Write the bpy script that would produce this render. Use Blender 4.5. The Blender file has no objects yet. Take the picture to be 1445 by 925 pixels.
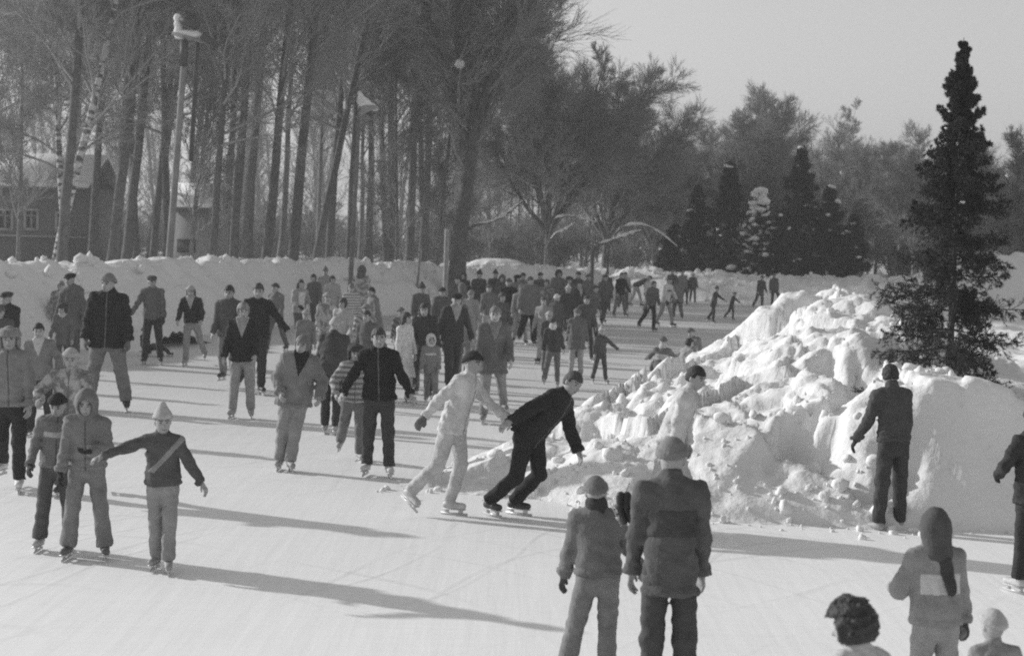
import bpy, math, random
import numpy as np
from mathutils import Vector, Matrix
rad = math.radians
SC = bpy.context.scene
COL = SC.collection

# ------------------------------------------------------------------ camera
HAZE = .0015
W0, H0, FPX = 1445.0, 925.0, 2208.0
HC, PITCH, ROLL = 3.05, math.atan(132.5 / FPX), rad(1.5)
cd = bpy.data.cameras.new('camera'); cam = bpy.data.objects.new('camera', cd); COL.objects.link(cam)
cam.matrix_world = Matrix.Translation((0, 0, HC)) @ Matrix.Rotation(math.pi / 2 - PITCH, 4, 'X') @ Matrix.Rotation(ROLL, 4, 'Z')
cd.sensor_width = 36; cd.lens = FPX / W0 * 36; cd.clip_end = 3000; cd.clip_start = 0.1
cd.dof.use_dof = True; cd.dof.focus_distance = 17; cd.dof.aperture_fstop = 2.8
SC.camera = cam
CR = np.array(cam.matrix_world.to_3x3())

def ray(px, py):
    return CR @ np.array([(px - W0 / 2) / FPX, -(py - H0 / 2) / FPX, -1.0])
def on_ground(px, py, z=0.0):
    d = ray(px, py); t = (z - HC) / d[2]
    return np.array([d[0] * t, d[1] * t, z])
def at_depth(px, py, Y):
    d = ray(px, py); t = Y / d[1]
    return np.array([d[0] * t, Y, HC + d[2] * t])
def depth_for(px, py, z):
    d = ray(px, py); return (z - HC) / d[2] * d[1]

# ------------------------------------------------------------------ world, sun, colour management
SUN_EL, SUN_AZ = 21.0, -66.0
wd = bpy.data.worlds.new('World'); SC.world = wd; wd.use_nodes = True
nt = wd.node_tree; bg = nt.nodes['Background']
sky = nt.nodes.new('ShaderNodeTexSky'); sky.sky_type = 'NISHITA'; sky.sun_disc = False
sky.sun_elevation = rad(SUN_EL); sky.sun_rotation = rad(360 + SUN_AZ)
sky.dust_density = 1.0; sky.air_density = 2.0
bw = nt.nodes.new('ShaderNodeRGBToBW')
nt.links.new(sky.outputs[0], bw.inputs[0]); nt.links.new(bw.outputs[0], bg.inputs[0])
bg.inputs[1].default_value = 0.12
sd = bpy.data.lights.new('sun', 'SUN'); sd.energy = 3.6; sd.angle = rad(1.2); sd.color = (1, 1, 1)
so = bpy.data.objects.new('sun', sd); COL.objects.link(so); so.location = (-40, 20, 30)
tosun = Vector((math.sin(rad(SUN_AZ)) * math.cos(rad(SUN_EL)), math.cos(rad(SUN_AZ)) * math.cos(rad(SUN_EL)), math.sin(rad(SUN_EL))))
so.rotation_euler = tosun.to_track_quat('Z', 'Y').to_euler()
vs = SC.view_settings
vs.view_transform = 'Standard'; vs.look = 'None'; vs.exposure = 0.17; vs.gamma = 1.0; vs.use_curve_mapping = False
SC.render.engine = 'CYCLES'
SC.cycles.use_denoising = False
SC.cycles.max_bounces = 5; SC.cycles.diffuse_bounces = 3; SC.cycles.volume_bounces = 0
SC.cycles.pixel_filter_type = 'BLACKMAN_HARRIS'; SC.cycles.filter_width = 2.0
SC.cycles.caustics_reflective = False; SC.cycles.caustics_refractive = False

# ------------------------------------------------------------------ materials (black and white film: all greys)
MATS = {}
def mat(key, v, rough=.9, var=.15, nscale=6.0, bump=.3, bscale=60.0, v2=None, pat=None, spec=.3, bdist=.01):
    if key in MATS: return MATS[key]
    m = bpy.data.materials.new(key); m.use_nodes = True
    t = m.node_tree; N = t.nodes; L = t.links
    b = N['Principled BSDF']; b.inputs['Roughness'].default_value = rough
    b.inputs['Specular IOR Level'].default_value = spec
    tc = N.new('ShaderNodeTexCoord')
    ramp = N.new('ShaderNodeValToRGB'); e = ramp.color_ramp.elements
    if pat == 'plaid' or pat == 'stripe':
        wv = N.new('ShaderNodeTexWave'); wv.bands_direction = 'Z' if pat == 'stripe' else 'DIAGONAL'
        wv.inputs['Scale'].default_value = nscale; wv.inputs['Distortion'].default_value = 1.5
        wv.inputs['Detail'].default_value = 2
        L.new(tc.outputs['Object'], wv.inputs['Vector']); fac = wv.outputs['Fac']
    elif pat == 'birch':
        mp = N.new('ShaderNodeMapping'); mp.inputs['Scale'].default_value = (1, 1, 3.0)
        L.new(tc.outputs['Object'], mp.inputs['Vector'])
        nz = N.new('ShaderNodeTexNoise'); nz.inputs['Scale'].default_value = nscale; nz.inputs['Detail'].default_value = 4
        L.new(mp.outputs[0], nz.inputs['Vector']); fac = nz.outputs['Fac']
    else:
        nz = N.new('ShaderNodeTexNoise'); nz.inputs['Scale'].default_value = nscale; nz.inputs['Detail'].default_value = 5
        nz.inputs['Roughness'].default_value = .6
        L.new(tc.outputs['Object'], nz.inputs['Vector']); fac = nz.outputs['Fac']
    if v2 is None:
        a, c = v * (1 - var), v * (1 + var); p0, p1 = .3, .7
    else:
        a, c = v, v2; p0, p1 = (.44, .56)
    e[0].position = p0; e[0].color = (a, a, a, 1); e[1].position = p1; e[1].color = (c, c, c, 1)
    L.new(fac, ramp.inputs[0]); L.new(ramp.outputs[0], b.inputs['Base Color'])
    if bump:
        nb = N.new('ShaderNodeTexNoise'); nb.inputs['Scale'].default_value = bscale; nb.inputs['Detail'].default_value = 4
        L.new(tc.outputs['Object'], nb.inputs['Vector'])
        bp = N.new('ShaderNodeBump'); bp.inputs['Strength'].default_value = bump; bp.inputs['Distance'].default_value = bdist
        L.new(nb.outputs['Fac'], bp.inputs['Height']); L.new(bp.outputs[0], b.inputs['Normal'])
    MATS[key] = m
    return m
def cloth(v, pat=None):
    v = round(v, 3)
    if pat == 'camo': return mat('patterned_cloth_%g' % v, v * .55, v2=v * 1.3, nscale=9, bscale=90)
    if pat == 'stripe': return mat('striped_cloth_%g' % v, v * .6, v2=v * 1.4, nscale=4.5, pat='stripe', bscale=90)
    if pat == 'plaid': return mat('plaid_cloth_%g' % v, v * .6, v2=v * 1.4, nscale=5, pat='plaid', bscale=90)
    return mat('cloth_%g' % v, v, var=.22, nscale=7, bump=.35, bscale=45, bdist=.02)
M_SKIN = mat('skin', .34, rough=.6, var=.08, nscale=20, bump=.1, bscale=150)
M_LIP = mat('lips', .2, rough=.5, var=.05, bump=0)
M_EYE = mat('eyes', .045, rough=.3, var=.05, bump=0)
M_BROW = mat('brows', .08, var=.1, bump=0)
def hairmat(v): return mat('hair_%g' % v, v, rough=.6, var=.35, nscale=30, bump=.8, bscale=60, bdist=.02)
M_BLADE = mat('steel_blade', .5, rough=.3, var=.1, bump=0, spec=.6)
M_BARK = mat('bark', .11, var=.4, nscale=5, bump=.8, bscale=25, bdist=.05)
M_BARK2 = mat('grey_bark', .17, var=.4, nscale=5, bump=.8, bscale=25, bdist=.05)
M_TWIG = mat('twigs', .28, var=.2, nscale=1, bump=0)
M_TWIG2 = mat('pale_twigs', .3, var=.2, nscale=1, bump=0)
M_BIRCH = mat('birch_bark', .08, v2=.5, nscale=2.5, pat='birch', bump=.3, bscale=20)
M_NEEDLE = mat('spruce_needles', .05, var=.35, nscale=1.2, bump=0)
M_SNOW = mat('snow', .76, rough=.75, var=.04, nscale=1.3, bump=.5, bscale=9, bdist=.05, spec=.2)
M_WOODPOLE = mat('pole_wood', .22, var=.25, nscale=3, bump=.4, bscale=30)
M_DARKPOLE = mat('dark_pole_wood', .07, var=.25, nscale=3, bump=.4, bscale=30)
M_METAL = mat('lamp_metal', .3, rough=.5, var=.1, bump=0)
M_DARKMETAL = mat('dark_lamp_metal', .06, rough=.5, var=.1, bump=0)
M_WALL = mat('house_wall', .13, var=.1, nscale=2, bump=.3, bscale=20)
M_WALL2 = mat('shed_wall', .26, var=.1, nscale=2, bump=.3, bscale=20)
M_TRIM = mat('house_trim', .28, var=.05, bump=0)
M_GLASS = mat('window_glass', .03, rough=.1, var=.1, bump=0, spec=.5)
M_PLINTH = mat('plinth', .09, var=.15, bump=.2)

def ice_material():
    m = bpy.data.materials.new('skated_ice'); m.use_nodes = True
    t = m.node_tree; N = t.nodes; L = t.links; b = N['Principled BSDF']
    b.inputs['Roughness'].default_value = .55; b.inputs['Specular IOR Level'].default_value = .25
    tc = N.new('ShaderNodeTexCoord')
    def noise(scale, sx, sy, rot, det=5):
        mp = N.new('ShaderNodeMapping'); mp.inputs['Scale'].default_value = (sx, sy, 1); mp.inputs['Rotation'].default_value = (0, 0, rot)
        L.new(tc.outputs['Object'], mp.inputs['Vector'])
        n = N.new('ShaderNodeTexNoise'); n.inputs['Scale'].default_value = scale; n.inputs['Detail'].default_value = det
        L.new(mp.outputs[0], n.inputs['Vector']); return n.outputs['Fac']
    big = noise(.12, 1, 1, 0); s1 = noise(1.2, 6, .5, .25); s2 = noise(2.5, .3, 6, .15); s3 = noise(1.5, 8, .4, -.5)
    def math_(op, a, bb):
        n = N.new('ShaderNodeMath'); n.operation = op
        for i, x in enumerate((a, bb)):
            if isinstance(x, (int, float)): n.inputs[i].default_value = x
            else: L.new(x, n.inputs[i])
        return n.outputs[0]
    # foreground brightness painted into the ice colour: paler near, greyer further out, noise-broken
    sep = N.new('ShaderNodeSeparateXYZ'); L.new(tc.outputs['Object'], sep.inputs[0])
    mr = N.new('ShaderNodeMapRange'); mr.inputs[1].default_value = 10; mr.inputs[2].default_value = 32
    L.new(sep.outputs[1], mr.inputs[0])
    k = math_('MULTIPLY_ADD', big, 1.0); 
    painted_falloff = math_('ADD', mr.outputs[0], math_('MULTIPLY', math_('SUBTRACT', big, .5), .8))
    st = math_('ADD', math_('ADD', s1, s2), s3)
    st = math_('MULTIPLY', math_('SUBTRACT', st, 1.5), .28)
    def arcs(scale, loc, rot, det, thr):
        mp = N.new('ShaderNodeMapping'); mp.inputs['Location'].default_value = loc; mp.inputs['Rotation'].default_value = (0, 0, rot)
        L.new(tc.outputs['Object'], mp.inputs['Vector'])
        wv = N.new('ShaderNodeTexWave'); wv.wave_type = 'RINGS'; wv.rings_direction = 'Z'; wv.inputs['Scale'].default_value = scale
        wv.inputs['Distortion'].default_value = det; wv.inputs['Detail'].default_value = 2; wv.inputs['Detail Scale'].default_value = .25
        L.new(mp.outputs[0], wv.inputs['Vector'])
        r_ = N.new('ShaderNodeMapRange'); r_.inputs[1].default_value = thr; r_.inputs[2].default_value = 1.0
        L.new(wv.outputs['Fac'], r_.inputs[0]); return r_.outputs[0]
    cuts = math_('ADD', math_('ADD', arcs(.31, (7, -9, 0), .3, 26, .975), arcs(.23, (-14, -22, 0), 1.1, 34, .98)), arcs(.4, (3, -34, 0), 2.0, 22, .98))
    cuts = math_('MULTIPLY', cuts, math_('MULTIPLY', math_('MAXIMUM', math_('SUBTRACT', noise(.35, 1, 1, 1.0, 3), .42), 0.0), 1.1))
    st = math_('ADD', st, cuts)
    fac = math_('ADD', painted_falloff, st)
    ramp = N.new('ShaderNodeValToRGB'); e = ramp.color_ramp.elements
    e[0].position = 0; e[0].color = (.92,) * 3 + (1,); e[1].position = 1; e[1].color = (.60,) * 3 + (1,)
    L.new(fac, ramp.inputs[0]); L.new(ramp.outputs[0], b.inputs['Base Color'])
    bp = N.new('ShaderNodeBump'); bp.inputs['Strength'].default_value = .25; bp.inputs['Distance'].default_value = .03
    L.new(st, bp.inputs['Height']); L.new(bp.outputs[0], b.inputs['Normal'])
    return m
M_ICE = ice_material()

# ------------------------------------------------------------------ object helpers
def raw_obj(name, V, F, m, parent=None, smooth=True, mi=None):
    """V (n,3); F (k,3|4) array or list of such arrays."""
    me = bpy.data.meshes.new(name)
    Fs = F if isinstance(F, list) else [F]
    Fs = [np.asarray(f, np.int32) for f in Fs if len(f)]
    V = np.asarray(V, np.float32)
    me.vertices.add(len(V)); me.vertices.foreach_set('co', V.ravel())
    loops = np.concatenate([f.ravel() for f in Fs]); sizes = np.concatenate([np.full(len(f), f.shape[1], np.int32) for f in Fs])
    me.loops.add(len(loops)); me.loops.foreach_set('vertex_index', loops)
    me.polygons.add(len(sizes)); me.polygons.foreach_set('loop_start', np.concatenate([[0], np.cumsum(sizes)[:-1]]).astype(np.int32))
    if smooth: me.polygons.foreach_set('use_smooth', np.ones(len(sizes), bool))
    ms = m if isinstance(m, list) else [m]
    for x in ms: me.materials.append(x)
    if mi is not None: me.polygons.foreach_set('material_index', np.asarray(mi, np.int32))
    me.update(calc_edges=True); me.validate()
    o = bpy.data.objects.new(name, me); COL.objects.link(o)
    if parent is not None: o.parent = parent
    return o
def tag(o, label=None, cat=None, group=None, kind=None):
    if label: o['label'] = label
    if cat: o['category'] = cat
    if group: o['group'] = group
    if kind: o['kind'] = kind
    return o
def empty(name, loc, rz=0):
    o = bpy.data.objects.new(name, None); COL.objects.link(o); o.location = loc; o.rotation_euler = (0, 0, rz); o.empty_display_size = .2
    return o
class MB:
    def __init__(s): s.v = []; s.f = []; s.n = 0
    def add(s, V, F):
        V = np.asarray(V, float); F = np.asarray(F, int)
        s.v.append(V); s.f.append(F + s.n); s.n += len(V)
    def box(s, c, size, R=None):
        h = np.array(size) / 2
        q = np.array([[x, y, z] for x in (-1, 1) for y in (-1, 1) for z in (-1, 1)]) * h
        if R is not None: q = q @ np.array(R).T
        s.add(q + np.array(c), [[0, 1, 3, 2], [4, 6, 7, 5], [0, 4, 5, 1], [2, 3, 7, 6], [0, 2, 6, 4], [1, 5, 7, 3]])
    def build(s, name, m, parent=None, smooth=False):
        return raw_obj(name, np.concatenate(s.v), s.f, m, parent, smooth)
def rotz(a):
    c, s_ = math.cos(a), math.sin(a); return np.array([[c, -s_, 0], [s_, c, 0], [0, 0, 1]])
def roty(a):
    c, s_ = math.cos(a), math.sin(a); return np.array([[c, 0, s_], [0, 1, 0], [-s_, 0, c]])
def rotx(a):
    c, s_ = math.cos(a), math.sin(a); return np.array([[1, 0, 0], [0, c, -s_], [0, s_, c]])

# ------------------------------------------------------------------ numeric noise
def hash2(i, j, seed):
    h = (i.astype(np.int64) * 374761393 + j.astype(np.int64) * 668265263 + seed * 1442695041) & 0x7fffffff
    h = ((h ^ (h >> 13)) * 1274126177) & 0x7fffffff
    h = h ^ (h >> 16)
    return (h & 0xffff) / 65535.0
def vnoise(x, y, seed=0):
    i, j = np.floor(x), np.floor(y); u, v = x - i, y - j
    u = u * u * (3 - 2 * u); v = v * v * (3 - 2 * v)
    a, b, c, d = hash2(i, j, seed), hash2(i + 1, j, seed), hash2(i, j + 1, seed), hash2(i + 1, j + 1, seed)
    return (a * (1 - u) + b * u) * (1 - v) + (c * (1 - u) + d * u) * v
def fbm(x, y, seed=0, oct=4):
    s = 0; a = .5
    for k in range(oct):
        s = s + a * vnoise(x * 2 ** k + 17 * k, y * 2 ** k - 9 * k, seed + k); a *= .5
    return s
def worley(x, y, seed=0):
    """distance to nearest point and that cell's random value"""
    i0, j0 = np.floor(x), np.floor(y)
    best = np.full(x.shape, 9.0); val = np.zeros(x.shape)
    for di in (-1, 0, 1):
        for dj in (-1, 0, 1):
            i, j = i0 + di, j0 + dj
            d = np.hypot(i + hash2(i, j, seed) - x, j + hash2(i, j, seed + 7) - y)
            k = d < best
            best = np.where(k, d, best); val = np.where(k, hash2(i, j, seed + 13), val)
    return best, val
def sstep(a, b, x):
    t = np.clip((x - a) / (b - a), 0, 1); return t * t * (3 - 2 * t)

# ================================================================== PEOPLE
def snets(F, org, h):
    S = F < 0
    C = np.zeros(tuple(n - 1 for n in F.shape), np.uint8)
    offs = [(a, b, c) for a in (0, 1) for b in (0, 1) for c in (0, 1)]
    sl = lambda o: tuple(slice(o[k], F.shape[k] - 1 + o[k]) for k in range(3))
    for o in offs: C += S[sl(o)]
    act = (C > 0) & (C < 8)
    I = np.argwhere(act)
    if len(I) == 0: return np.zeros((0, 3)), np.zeros((0, 4), int)
    idx = np.full(act.shape, -1, np.int64); idx[act] = np.arange(len(I))
    acc = np.zeros((len(I), 3)); cnt = np.zeros(len(I))
    for o in offs:
        for ax in range(3):
            if o[ax]: continue
            p = list(o); p[ax] = 1
            fa = F[I[:, 0] + o[0], I[:, 1] + o[1], I[:, 2] + o[2]]; fb = F[I[:, 0] + p[0], I[:, 1] + p[1], I[:, 2] + p[2]]
            k = (fa < 0) != (fb < 0)
            t = np.where(k, fa / np.where(k, fa - fb, 1), 0)
            q = np.array(o, float)[None].repeat(len(I), 0); q[:, ax] = t
            acc += q * k[:, None]; cnt += k
    V = (I + acc / cnt[:, None]) * h + org
    Q = []
    for ax in range(3):
        b, c = (ax + 1) % 3, (ax + 2) % 3
        lo = [slice(None)] * 3; hi = [slice(None)] * 3
        lo[ax] = slice(0, -1); hi[ax] = slice(1, None)
        E = np.argwhere(S[tuple(lo)] != S[tuple(hi)])
        E = E[(E[:, b] > 0) & (E[:, c] > 0) & (E[:, b] < act.shape[b]) & (E[:, c] < act.shape[c])]
        e0 = E.copy(); e1 = E.copy(); e1[:, b] -= 1; e2 = e1.copy(); e2[:, c] -= 1; e3 = E.copy(); e3[:, c] -= 1
        g = lambda e: idx[e[:, 0], e[:, 1], e[:, 2]]
        q = np.stack([g(e0), g(e1), g(e2), g(e3)], 1)
        ins = S[E[:, 0], E[:, 1], E[:, 2]]
        q[~ins] = q[~ins][:, ::-1]
        Q.append(q[(q >= 0).all(1)])
    return V, np.concatenate(Q)
def cone(P, a, b, ra, rb):
    a = np.asarray(a, np.float32); ba = np.asarray(b, np.float32) - a
    t = np.clip((P - a) @ ba / max(1e-9, float(ba @ ba)), 0, 1)
    return np.linalg.norm(P - a - t[:, None] * ba, axis=1) - (ra + (rb - ra) * t)
def flatcone(P, a, b, ra, rb, f, k):
    """cone flattened along unit axis f by factor k (<1)"""
    a = np.asarray(a, np.float32); f = np.asarray(f, np.float32)
    g = (1 / k - 1)
    w = lambda X: X + ((X - a) @ f)[..., None] * f * g
    return cone(w(P), a, w(np.asarray(b, np.float32)), ra, rb) * (k * .5 + .5)
def ell(P, c, R, r):
    q = (P - np.asarray(c, np.float32)) @ np.asarray(R, np.float32)
    r = np.asarray(r, np.float32)
    k0 = np.linalg.norm(q / r, axis=1); k1 = np.linalg.norm(q / (r * r), axis=1)
    return k0 * (k0 - 1) / np.maximum(k1, 1e-6)
def smin(a, b, k):
    h = np.clip(.5 + .5 * (b - a) / k, 0, 1); return b + (a - b) * h - k * h * (1 - h)
def wrinkle(P, seed, lam=.13):
    r = np.random.RandomState(seed); k = 2 * math.pi / lam
    d1 = r.normal(size=3) * [.5, .5, 1.2]; d1 /= np.linalg.norm(d1); d2 = r.normal(size=3); d2 /= np.linalg.norm(d2)
    a = np.sin(P @ (d1 * k) + 2.2 * np.sin(P @ (d2 * k * .55) + r.rand() * 6) + r.rand() * 6)
    b = np.sin(P @ (d2 * k * 1.7) + 1.7 * np.sin(P @ (d1 * k * .8)))
    return .7 * a + .3 * b
def mesh_sdf(fn, lo, hi, h):
    lo = np.asarray(lo, float) - 2 * h; n = np.ceil((np.asarray(hi, float) + 2 * h - lo) / h).astype(int) + 1
    ax = [lo[k] + h * np.arange(n[k]) for k in range(3)]
    G = np.stack(np.meshgrid(*ax, indexing='ij'), -1).reshape(-1, 3).astype(np.float32)
    return snets(fn(G).reshape(n), lo, h)
def bounds(pts, pad):
    pts = np.array(pts); return pts.min(0) - pad, pts.max(0) + pad

LEGS = {  # (flex, abduct, knee, toe) for left, right
    'stand': ((1, 4, 3), (1, 4, 3)), 'glideL': ((10, 1, 14), (-16, 9, 22)), 'glideR': ((-16, 9, 22), (10, 1, 14)),
    'walkL': ((20, 3, 10), (-14, 3, 14)), 'walkR': ((-14, 3, 14), (20, 3, 10)), 'wide': ((3, 13, 4), (3, 13, 4)),
    'close': ((1, 0, 3), (-3, 0, 4)), 'sit': ((112, 16, 56), (118, 14, 62)),
}
PEOPLE = []
def person(label, x, ty, fy=None, H=None, yaw=0, legs=None, lean=None, side=0, al=None, ar=None, hat='knit', ht=.15, hair=None, hc=.05,
           jk=.1, jp=None, jl=.10, tr=.08, sk=.05, skates=True, gl=None, kid=0, nod=0, turn=0, puff=.0, extra=(), tlen=1.0, fat=1.0,
           Hs=None, seed=None, z0=0.0, cat='person', group='people on the ice rink', dx=0, tp=None, flare=0.0):
    n = len(PEOPLE); seed = seed if seed is not None else 100 + n * 7
    rs = random.Random(seed)
    if fy is not None:
        g = on_ground(x, fy, z0); Y = g[1]
        top = at_depth(x, ty, Y)[2] - z0
        if H is None: H = top
        X = g[0]
    else:
        Y = depth_for(x, ty, H); X = at_depth(x, ty, Y)[0]
    X += dx
    if lean is None: lean = rs.uniform(2, 11)
    if legs is None: legs = rs.choice(['stand', 'glideL', 'glideR', 'walkL', 'walkR', 'glideL', 'glideR'])
    if turn == 0: turn = rs.uniform(-22, 22)
    if side == 0: side = rs.uniform(-3, 3)
    yaw = rad(yaw)
    F = np.array([0., -1, 0]); U = np.array([0., 0, 1]); S = np.array([1., 0, 0])   # S = person's left
    if isinstance(legs, str): legs = LEGS[legs]
    legs = [tuple(v + rs.uniform(-1.5, 1.5) for v in l[:3]) + tuple(l[3:]) for l in legs]
    headk = 1.0 + .16 * kid
    lb = .07 if skates else .0
    # --- pelvis-relative skeleton (unit figure 1.75 m)
    J = {}
    la, sa = rad(lean), rad(side)
    u = np.array([math.sin(sa), -math.sin(la) * math.cos(sa), math.cos(la) * math.cos(sa)])
    sd_ = S - u * (S @ u); sd_ /= np.linalg.norm(sd_); f = np.cross(u, sd_); f = -np.cross(sd_, u)
    f = f if f @ F > 0 or abs(lean) > 89 else -f
    Pc = np.zeros(3)
    J['u'], J['f'], J['s'] = u, f, sd_
    chest = Pc + u * .34
    for k, sg, l in (('L', 1, legs[0]), ('R', -1, legs[1])):
        hip = Pc + S * .088 * sg - U * .03
        fl, ab, kn = rad(l[0]), rad(l[1]), rad(l[2])
        def d(flx, abd):
            return np.array([sg * math.sin(abd), -math.sin(flx) * math.cos(abd), -math.cos(flx) * math.cos(abd)])
        knee = hip + d(fl, ab) * .435; ank = knee + d(fl - kn, ab * .9) * .415
        toe = rad(12 if len(l) < 4 else l[3]); pit = rad(0 if len(l) < 5 else l[4])
        fd = np.array([sg * math.sin(toe), -math.cos(toe) * math.cos(pit), -math.sin(pit)]); fd /= np.linalg.norm(fd)
        J['hip' + k], J['knee' + k], J['ank' + k], J['foot' + k] = hip, knee, ank, fd
    low = min(J['ankL'][2], J['ankR'][2]) - .09 - lb
    sitting = min(J['ankL'][2], J['ankR'][2]) > -.45
    if sitting: low = min(low, -.15)
    neck = Pc + u * .555; 
    hu = u * .75 + U * .25 if lean < 60 else u * .9 + U * .3
    na, tn = rad(nod), rad(turn)
    hdir = F * math.cos(tn) + S * math.sin(tn)
    hu = hu + hdir * math.sin(na) * .8; hu /= np.linalg.norm(hu)
    hf = hdir - hu * (hdir @ hu); hf /= np.linalg.norm(hf); hs = np.cross(hf, hu); hs = hs if hs @ S > 0 or abs(turn) > 80 else -hs
    hs = np.cross(hu, -hf) if False else hs
    hcen = neck + hu * (.125 * headk) + hf * .02
    RH = np.stack([hs, hf, hu], 1)
    da = lambda: (rs.uniform(-4, 10), rs.uniform(8, 15), rs.uniform(8, 25), rs.uniform(0, 8))
    for k, sg, a in (('L', 1, al or da()), ('R', -1, ar or da())):
        sh = Pc + u * .462 + sd_ * .172 * sg * (1 - .06 * kid) + f * .0
        fl, ab, eb = rad(a[0]), rad(a[1]), rad(a[2]); inw = rad(a[3] if len(a) > 3 else 5)
        up = np.array([sg * math.sin(ab), -math.sin(fl) * math.cos(ab), -math.cos(fl) * math.cos(ab)])
        fo = np.array([sg * math.sin(ab - inw), -math.sin(fl + eb) * math.cos(ab - inw), -math.cos(fl + eb) * math.cos(ab - inw)])
        el = sh + up * .285; wr = el + fo * .245
        J['sh' + k], J['el' + k], J['wr' + k], J['fo' + k] = sh, el, wr, fo
    # shift to ground, scale to height
    if Hs is None:
        top_u = (hcen + hu * (.12 * headk + {'none': .01, 'point': .085, 'pompom': .09, 'knit': .035, 'fur': .05, 'cap': .03, 'hood': .045}.get(hat, .02)))[2] - low
        s = H / top_u
    else: s = Hs / 1.80
    ax = [J['ankL'][:2], J['ankR'][:2]]
    if sitting: anchor = np.zeros(2)
    elif abs(J['ankL'][2] - J['ankR'][2]) < .06: anchor = (ax[0] + ax[1]) / 2
    else: anchor = ax[0] if J['ankL'][2] < J['ankR'][2] else ax[1]
    off = np.array([-anchor[0], -anchor[1], -low])
    for k, v in J.items():
        if k[:3] in ('hip', 'kne', 'ank') or k[:2] in ('sh', 'el', 'wr'): J[k] = v + off
    Pc, chest, neck, hcen = Pc + off, chest + off, neck + off, hcen + off
    for k in J: J[k] = J[k].astype(np.float32)
    # voxel sizes, in unit figure space
    px = Y / 1565.0
    hv = min(max(.0125, px * .85), .03) / s
    hh = min(max(.0085, px * .6), .024) / s
    near = Y < 24
    def fin(V): return V * s
    # --------------- body: one continuous mesh (trunk and limbs) carrying head, hands
    def head_sdf(P):
        k = headk
        d = ell(P, hcen + hu * .012, RH, (.076 * k, .097 * k, .108 * k))
        d = smin(d, ell(P, hcen - hu * .055 * k + hf * .03, RH, (.056 * k, .062 * k, .066 * k)), .04)
        d = smin(d, cone(P, neck - u * .06, hcen - hu * .03, .062, .056), .02)
        nb, ntip = hcen + hf * .092 * k - hu * .0, hcen + hf * .115 * k - hu * .038 * k
        d = smin(d, cone(P, nb, ntip, .009, .016), .012)
        d = smin(d, ell(P, hcen + hf * .083 * k + hu * .024, RH, (.055, .016, .012)), .015)
        d = smin(d, ell(P, hcen + hf * .088 * k - hu * .066 * k, RH, (.024, .014, .012)), .012)
        for sg in (1, -1):
            d = np.maximum(d, -ell(P, hcen + hf * .1 * k + hs * sg * .032 * k + hu * .004, RH, (.016, .018, .011)) * .7)
            d = smin(d, ell(P, hcen + hf * .078 * k + hs * sg * .032 * k + hu * .004, RH, (.014, .014, .012)), .006)
            d = smin(d, ell(P, hcen - hf * .005 + hs * sg * .08 * k - hu * .01, RH, (.011, .02, .032)), .008)
        return d
    hb = bounds([hcen + hu * .14 * headk, hcen - hu * .1, neck - u * .09, hcen + hf * .14, hcen - hf * .12, hcen + hs * .11, hcen - hs * .11], .02)
    V1, Q1 = mesh_sdf(head_sdf, *hb, hh)
    mi1 = np.zeros(len(Q1), int)
    if Y < 40:
        c = (V1[Q1].mean(1) - hcen) @ RH / headk
        front = c[:, 1] > .05
        mi1[front & (np.hypot(c[:, 0], (c[:, 2] + .068) * 2.2) < .024)] = 1
        for sg in (1, -1):
            mi1[front & (np.hypot(c[:, 0] - sg * .032, (c[:, 2] - .004) * 1.6) < .013)] = 2
            mi1[front & (np.abs(c[:, 0] - sg * .034) < .02) & (np.abs(c[:, 2] - .026) < .006)] = 3
    def trunk_sdf(P):
        d = flatcone(P, Pc + u * .02, Pc + u * .40, .13, .145, f, .66)
        d = smin(d, cone(P, neck - u * .1, neck + hu * .04, .055, .052), .04)
        for k in 'LR':
            d = smin(d, cone(P, J['hip' + k], J['knee' + k], .068, .048), .03)
            d = smin(d, cone(P, J['knee' + k], J['ank' + k], .046, .034), .02)
            d = smin(d, cone(P, chest + u * .1, J['sh' + k], .06, .045), .03)
            d = smin(d, cone(P, J['sh' + k], J['el' + k], .043, .036), .02)
            d = smin(d, cone(P, J['el' + k], J['wr' + k], .035, .026), .015)
        return d
    keys = [J[a + k] for a in ('hip', 'knee', 'ank', 'sh', 'el', 'wr') for k in 'LR'] + [neck, Pc]
    V2, Q2 = mesh_sdf(trunk_sdf, *bounds(keys, .17), max(.024, hv))
    Vs, Qs, mis = [V1, V2], [Q1, Q2 + len(V1)], [mi1, np.zeros(len(Q2), int)]
    nv = len(V1) + len(V2)
    gloves = []
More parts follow.
